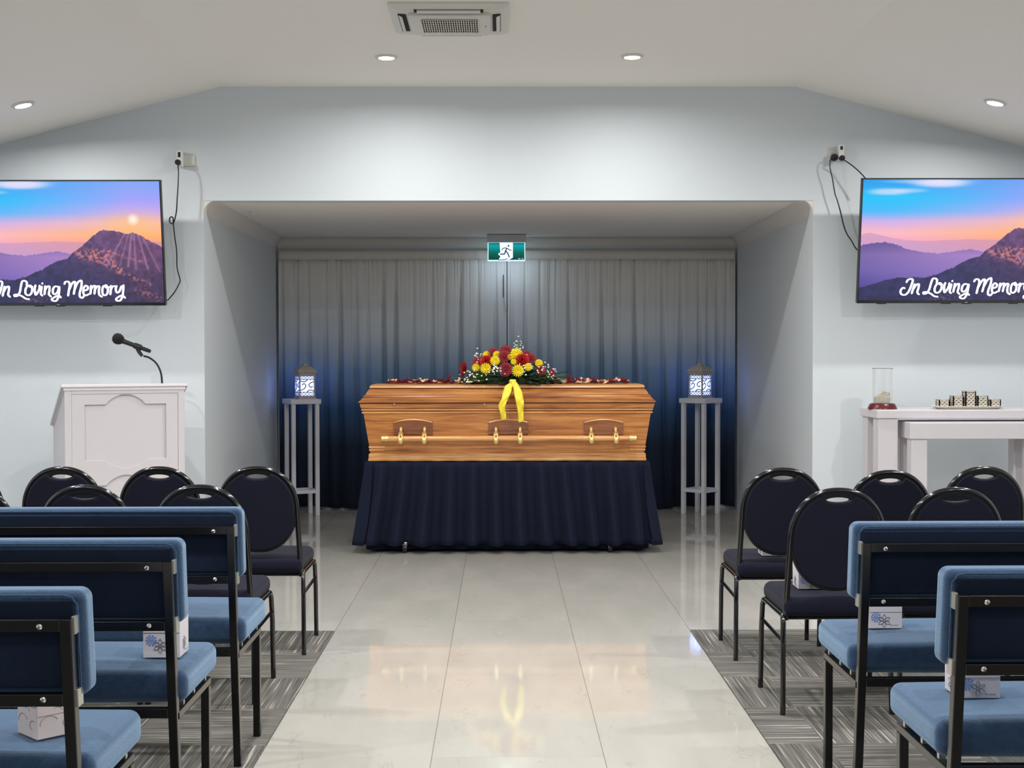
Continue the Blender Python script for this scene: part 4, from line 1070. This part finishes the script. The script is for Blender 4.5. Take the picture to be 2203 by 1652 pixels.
# ------------------------------------------------------------------ oval-back chairs
def make_chair():
    t = thing('banquet_chair', '', 'chair', (0, 0, 0), 0, 'black oval-back chairs')
    MB().rbox(0, .012, .412, .408, .415, .076, .032, 4, puff=(2, .006)).build('seat', M['navyfab'], t)
    by = lambda z: -.165-(z-.37)*.10
    # tube arch
    zc, hh, hw = .67, .197, .180
    pts = [(.193, by(.36), .36), (.190, by(.45), .45), (.184, by(.57), .57)]
    for k in range(0, 33):
        a = PI*k/32; x = hw*math.copysign(abs(math.cos(a))**.9, math.cos(a)); z = zc+hh*math.sin(a)**.92 if 0 < a < PI else zc
        pts.append((x, by(z), z))
    pts += [(-.184, by(.57), .57), (-.190, by(.45), .45), (-.193, by(.36), .36)]
    MB().tube(pts, .0125, 12).build('back_frame', M['black'], t)
    # oval panel with a hand hole
    hole = [(.054*math.cos(PI*k/10), .0135*math.sin(PI*k/10)**1.3) for k in range(0, 10)] + [(-.054*math.cos(PI*k/10), -.0135*math.sin(PI*k/10)**1.3) for k in range(0, 10)]
    hz = .832
    def sup(hx, hz_, z0, n_=72, e=.93): return [(hx*math.copysign(abs(math.cos(2*PI*k/n_))**e, math.cos(2*PI*k/n_)), z0+hz_*math.copysign(abs(math.sin(2*PI*k/n_))**e, math.sin(2*PI*k/n_))) for k in range(n_)]
    out = sup(.177, .193, .670)
    v, f = curve_mesh([out, [(x, hz+z) for x, z in hole]], .006, .004, 2)
    def sh(p): return (p[0], by(p[1])-p[2], p[1])
    MB().add([sh(p) for p in v], f).build('back_panel', M['blackplastic'], t, angle=40)
    pad = []
    for (x, z) in sup(.163, .180, .669, 96):
        if abs(x) < .066: z = min(z, hz-.021+.012*(x/.066)**2)
        pad.append((x, z))
    v, f = curve_mesh([pad], .011, .006, 3)
    MB().add([sh(p) for p in v], f).build('backrest', M['navyfab'], t, angle=40)
    r = .0108
    for s in (-1, 1):
        MB().tube([(s*.210, .222, 0.0), (s*.209, .212, .25), (s*.206, .204, .352), (s*.204, .192, .372), (s*.203, .178, .378)], r, 10).build('leg', M['black'], t)
        MB().tube([(s*.212, -.212, 0.0), (s*.208, -.195, .25), (s*.205, -.184, .352), (s*.204, -.175, .372), (s*.203, -.16, .378)], r, 10).build('leg', M['black'], t)
        MB().tube([(s*.203, .180, .378), (s*.203, -.162, .378)], r, 10).build('seat_rail', M['black'], t)
        MB().tube([(s*.208, .208, .292), (s*.208, -.195, .282)], .0075, 8).build('stretcher', M['black'], t)
    MB().tube([(-.20, -.15, .366), (.20, -.15, .366)], .009, 8).build('cross_rail', M['black'], t)
    MB().tube([(-.20, .17, .366), (.20, .17, .366)], .009, 8).build('cross_rail', M['black'], t)
    for s in (-1, 1): MB().tube([(s*.193, by(.36), .362), (s*.203, -.165, .372)], .006, 8).build('frame_lug', M['black'], t)
    return t
CZ = .0065
CH = [(-1.186, 6.455, 0, 'black oval-back chair nearest the aisle in left front row'),
      (-1.642, 6.455, .01, 'black oval-back chair second from the aisle in left front row'),
      (-2.090, 6.465, -.01, 'black oval-back chair third from the aisle in left front row'),
      (-2.538, 6.42, 0, 'black oval-back chair at left photo edge in left front row, mostly cut off'),
      (-1.253, 5.575, -.01, 'black oval-back chair in left second row nearest the aisle'),
      (-1.712, 5.575, 0, 'black oval-back chair in left second row in front of the lectern'),
      (-2.175, 5.575, 0, 'black oval-back chair in left second row cut off by the photo edge'),
      (1.222, 6.310, .0, 'black oval-back chair nearest the aisle in right front row'),
      (1.669, 6.17, .0, 'black oval-back chair second from the aisle in right front row'),
      (2.154, 6.355, 0, 'black oval-back chair third from the aisle in right front row'),
      (1.240, 5.385, .01, 'black oval-back chair in right second row nearest the aisle'),
      (1.698, 5.395, 0, 'black oval-back chair in right second row behind the blue bench, away from aisle')]
CH[11] = (1.698, 5.395, 0, 'black oval-back chair in right second row, second from the aisle')
ch0 = make_chair()
for k, (x, y, rz, lb) in enumerate(CH):
    if k == 0: ch0.location = (x, y, CZ); ch0.rotation_euler = (0, 0, rz); ch0['label'] = lb
    else: dup(ch0, (x, y, CZ), rz, lb)

# ------------------------------------------------------------------ blue upholstered benches
def make_pew(sg):
    t = thing('bench', '', 'bench', (0, 0, 0), 0, 'blue upholstered benches')
    L = 1.66; xc = sg*L/2; RK = .12
    ym = lambda z: (.884-z)*RK
    def shear(z0): return Matrix(((1, 0, 0, 0), (0, 1, -RK, RK*.884), (0, 0, 1, 0), (0, 0, 0, 1)))
    Sh = shear(0)
    bk = MB().rbox(xc, .040, .765, L, .080, .238, .024, 4, Sh, puff=(1, .006), inner=8).build('backrest', M['velour'], t)
    MB().box(*sorted((sg*.024, sg*(L-.024))), -.0085, .004, .668, .862, Sh).build('back_cover', M['velback'], bk, smooth=False, bevel=.004)
    zz = (.655, .874); x0_, x1_ = sg*.014, sg*(L-.014)
    loop = [(x0_, -.004, zz[0]), (x0_, -.004, zz[1]-.02), (x0_+sg*.012, -.004, zz[1]-.004), (x0_+sg*.03, -.004, zz[1]), (x1_-sg*.03, -.004, zz[1]), (x1_-sg*.012, -.004, zz[1]-.004), (x1_, -.004, zz[1]-.02), (x1_, -.004, zz[0])]
    MB().tube([Sh @ Vector(p) for p in loop], .0028, 6).build('piping', M['velour'], bk)
    st = MB().rbox(xc, .268, .460, L, .420, .090, .030, 4, puff=(2, .010), inner=8).build('seat', M['velour'], t)
    yl = [( -.0, .0)]
    zt, zb = .4965, .4965
    lp = [(sg*.014, .075, .494), (sg*.014, .462, .494), (sg*(L-.014), .462, .494), (sg*(L-.014), .075, .494), (sg*.014, .075, .494)]
    MB().tube(lp, .0028, 6).build('piping', M['velour'], st)
    # frame
    for e in (sg*.030, sg*(L-.030)):
        xa, xb = e-.0125, e+.0125
        MB().box(xa, xb, -.042, -.012, 0.0, .828, Sh).build('leg', M['blackframe'], t, smooth=False, bevel=.002)
        MB().box(xa, xb, .425, .455, 0.0, .3745).build('leg', M['blackframe'], t, smooth=False, bevel=.002)
        MB().box(xa, xb, .030, .455, .375, .398).build('side_rail', M['silver' if False else 'blackframe'], t, smooth=False, bevel=.002)
        for y in (.12, .25, .40): MB().box(xa+.004, xb-.004, y-.008, y+.008, .3985, .4155).build('spacer', M['silver'], t, smooth=False)
    i0, i1 = sorted((sg*.0425, sg*(L-.0425)))
    MB().box(i0, i1, -.040, -.0135, .800, .828, Sh).build('back_rail', M['blackframe'], t, smooth=False, bevel=.002)
    MB().box(i0, i1, -.040, -.0135, .634, .662, Sh).build('back_rail', M['blackframe'], t, smooth=False, bevel=.002)
    MB().box(i0, i1, -.040, -.0135, .384, .412, Sh).build('seat_beam', M['blackframe'], t, smooth=False, bevel=.002)
    MB().box(i0, i1, .428, .452, .375, .398).build('seat_beam', M['blackframe'], t, smooth=False, bevel=.002)
    for zc_ in (.812, .650):
        for xe, sn in ((sg*.0165, -1), (sg*(L-.0165), 1)):
            MB().box(xe-.004, xe+.004, -.028, .006, zc_-.020, zc_+.020, Sh).build('bracket', M['silver'], t, smooth=False, bevel=.0015)
        for xe in (sg*.085, sg*(L-.085)):
            Mx = Matrix.Translation((xe, ym(zc_)-.040, zc_)) @ Matrix.Rotation(PI/2, 4, 'X')
            MB().lathe([(.0065, 0), (.0065, .002), (.003, .0045), (.001, .0045)], 12, Mx).build('bolt', M['steel'], t)
    return t
pl_ = make_pew(-1); pr_ = make_pew(1)
PW = [(pl_, -.921, 4.475, 'blue bench in left block farthest from the camera, partly hidden by two nearer benches'),
      (pl_, -.940, 3.710, 'middle blue bench of the left block with a flower-print tissue cube on it'),
      (pl_, -.961, 2.914, 'nearest blue bench at bottom left corner with a pink patterned tissue box'),
      (pr_, 1.005, 4.034, 'farther blue bench of the right block behind the black chairs'),
      (pr_, .995, 3.166, 'nearer blue bench at bottom right corner beside the aisle')]
seen = set()
for o, x, y, lb in PW:
    if o.name not in seen: seen.add(o.name); o.location = (x, y, .0065); o['label'] = lb
    else: dup(o, (x, y, .0065), 0, lb)

# ------------------------------------------------------------------ tissue boxes
def tissue_box(x, y, z, rz, label, style, s=.107, h=.128):
    t = thing('tissue_box', label, 'tissue box', (x, y, z), rz, 'tissue boxes on the seats')
    m = M['boxp'] if style == 'pink' else M['boxw']
    body = MB().box(-s/2, s/2, -s/2, s/2, 0, h).build('box', m, t, smooth=False, bevel=.0012)
    MB().box(-s/2+.001, s/2-.001, -s/2-.0006, -s/2, h*.52, h*.53).build('fold_line', M['boxgrey'], body, smooth=False)
    b = MB(); MB_ = b
    if style == 'pink':
        for k in range(4):
            Mx = Matrix.Rotation(k*PI/2, 4, 'Z')
            for (cx, cz, r, a0, a1) in ((-.02, .035, .022, .3, 3.4), (.028, .09, .026, 3.2, 5.9), (.03, .03, .016, 1, 4.5), (-.03, .10, .018, 3, 6), (0, .06, .012, 0, 2.4)):
                b.tube([(cx+r*math.cos(a0+(a1-a0)*q/8), -s/2-.0002, cz+r*.7*math.sin(a0+(a1-a0)*q/8)) for q in range(9)], .0006, 4, Mx)
        b.build('swirl_print', M['boxgrey'], body, smooth=False)
    else:
        fx, fz, R = -.004, h*.25, .021
        for k in range(4):
            b = MB(); Mx = Matrix.Rotation(k*PI/2, 4, 'Z')
            for q in range(6):
                a = PI/6+q*PI/3
                d = Vector((math.cos(a), 0, math.sin(a))); n_ = Vector((-d.z, 0, d.x))
                c = Vector((fx, -s/2-.0003, fz))
                pts = [c+d*(R*.12)]+[c+d*(R*(.12+.88*u_))+n_*(R*.24*math.sin(PI*u_)) for u_ in (.25, .5, .75)]+[c+d*R]+[c+d*(R*(.12+.88*u_))-n_*(R*.24*math.sin(PI*u_)) for u_ in (.75, .5, .25)]+[c+d*(R*.12)]
                b.tube(pts, .0009, 4, Mx)
            b.box(fx+.026, fx+.046, -s/2-.0004, -s/2+.0002, .010, .0112, Mx); b.box(fx+.020, fx+.0235, -s/2-.0005, -s/2+.0002, .009, .0125, Mx)
            b.build('flower_print', M['boxgrey'], body, smooth=False)
        b = MB()
        for q in range(10):
            a = 2*PI*q/10; a2 = 2*PI*(q+.5)/10; cx, cz = -.030, h*.36
            b.add([(cx, -s/2-.0002, cz), (cx+.017*math.cos(a-.2), -s/2-.0002, min(h*.515, cz+.017*math.sin(a-.2))), (cx+.017*math.cos(a+.2), -s/2-.0002, min(h*.515, cz+.017*math.sin(a+.2)))], [(0, 1, 2)])
        b.build('blue_print', M['boxblue'], body, smooth=False)
    o_ = MB(); o_.rings([[(.028*math.cos(a), .016*math.sin(a), h+.0002) for a in [2*PI*k/16 for k in range(16)]], [(.028*math.cos(a), .016*math.sin(a), h+.0008) for a in [2*PI*k/16 for k in range(16)]]])
    o_.build('opening', M['tissue'], body, smooth=False)
    if style == 'plain': pass
    return t
def onseat(px, py, z):
    w_ = d_ + R_*((px-CX)/F_PX) - U_*((py-CY)/F_PX); k = (z-CAM.z)/w_.z
    return CAM+w_*k
SZ = .0065+.5145
def place_box(px, py, z, rz, lb, style, corner='l', s=.107, h=.128):
    p = onseat(px, py, z)
    if corner == 'l': x, y = p.x+s/2, p.y+s/2
    elif corner == 'c': x, y = p.x, p.y+s*.7071
    tissue_box(x, y, z, rz, lb, style, s, h)
place_box(308, 1415, SZ, 0, 'tissue cube with blue and grey flower print on middle left bench', 'flower', h=.138)
place_box(80, 1593, SZ, PI/4, 'pink and cream swirl-patterned tissue box on the nearest left bench', 'pink', 'c', .098, .10)
place_box(1869, 1352, SZ, 0, 'flower-print tissue cube on the farther right bench', 'flower', h=.10)
place_box(2062, 1502, SZ, 0, 'flower-print tissue cube behind the leg of the nearer right bench', 'flower', h=.10)
tissue_box(1.206, 6.265, .4655, 0, 'grey print tissue box on chair nearest aisle in right front row', 'flower', h=.10)
tissue_box(1.178, 5.385, .4655, 0, 'grey print tissue box on chair nearest aisle in right second row', 'flower', h=.10)
bpy.context.view_layer.update()
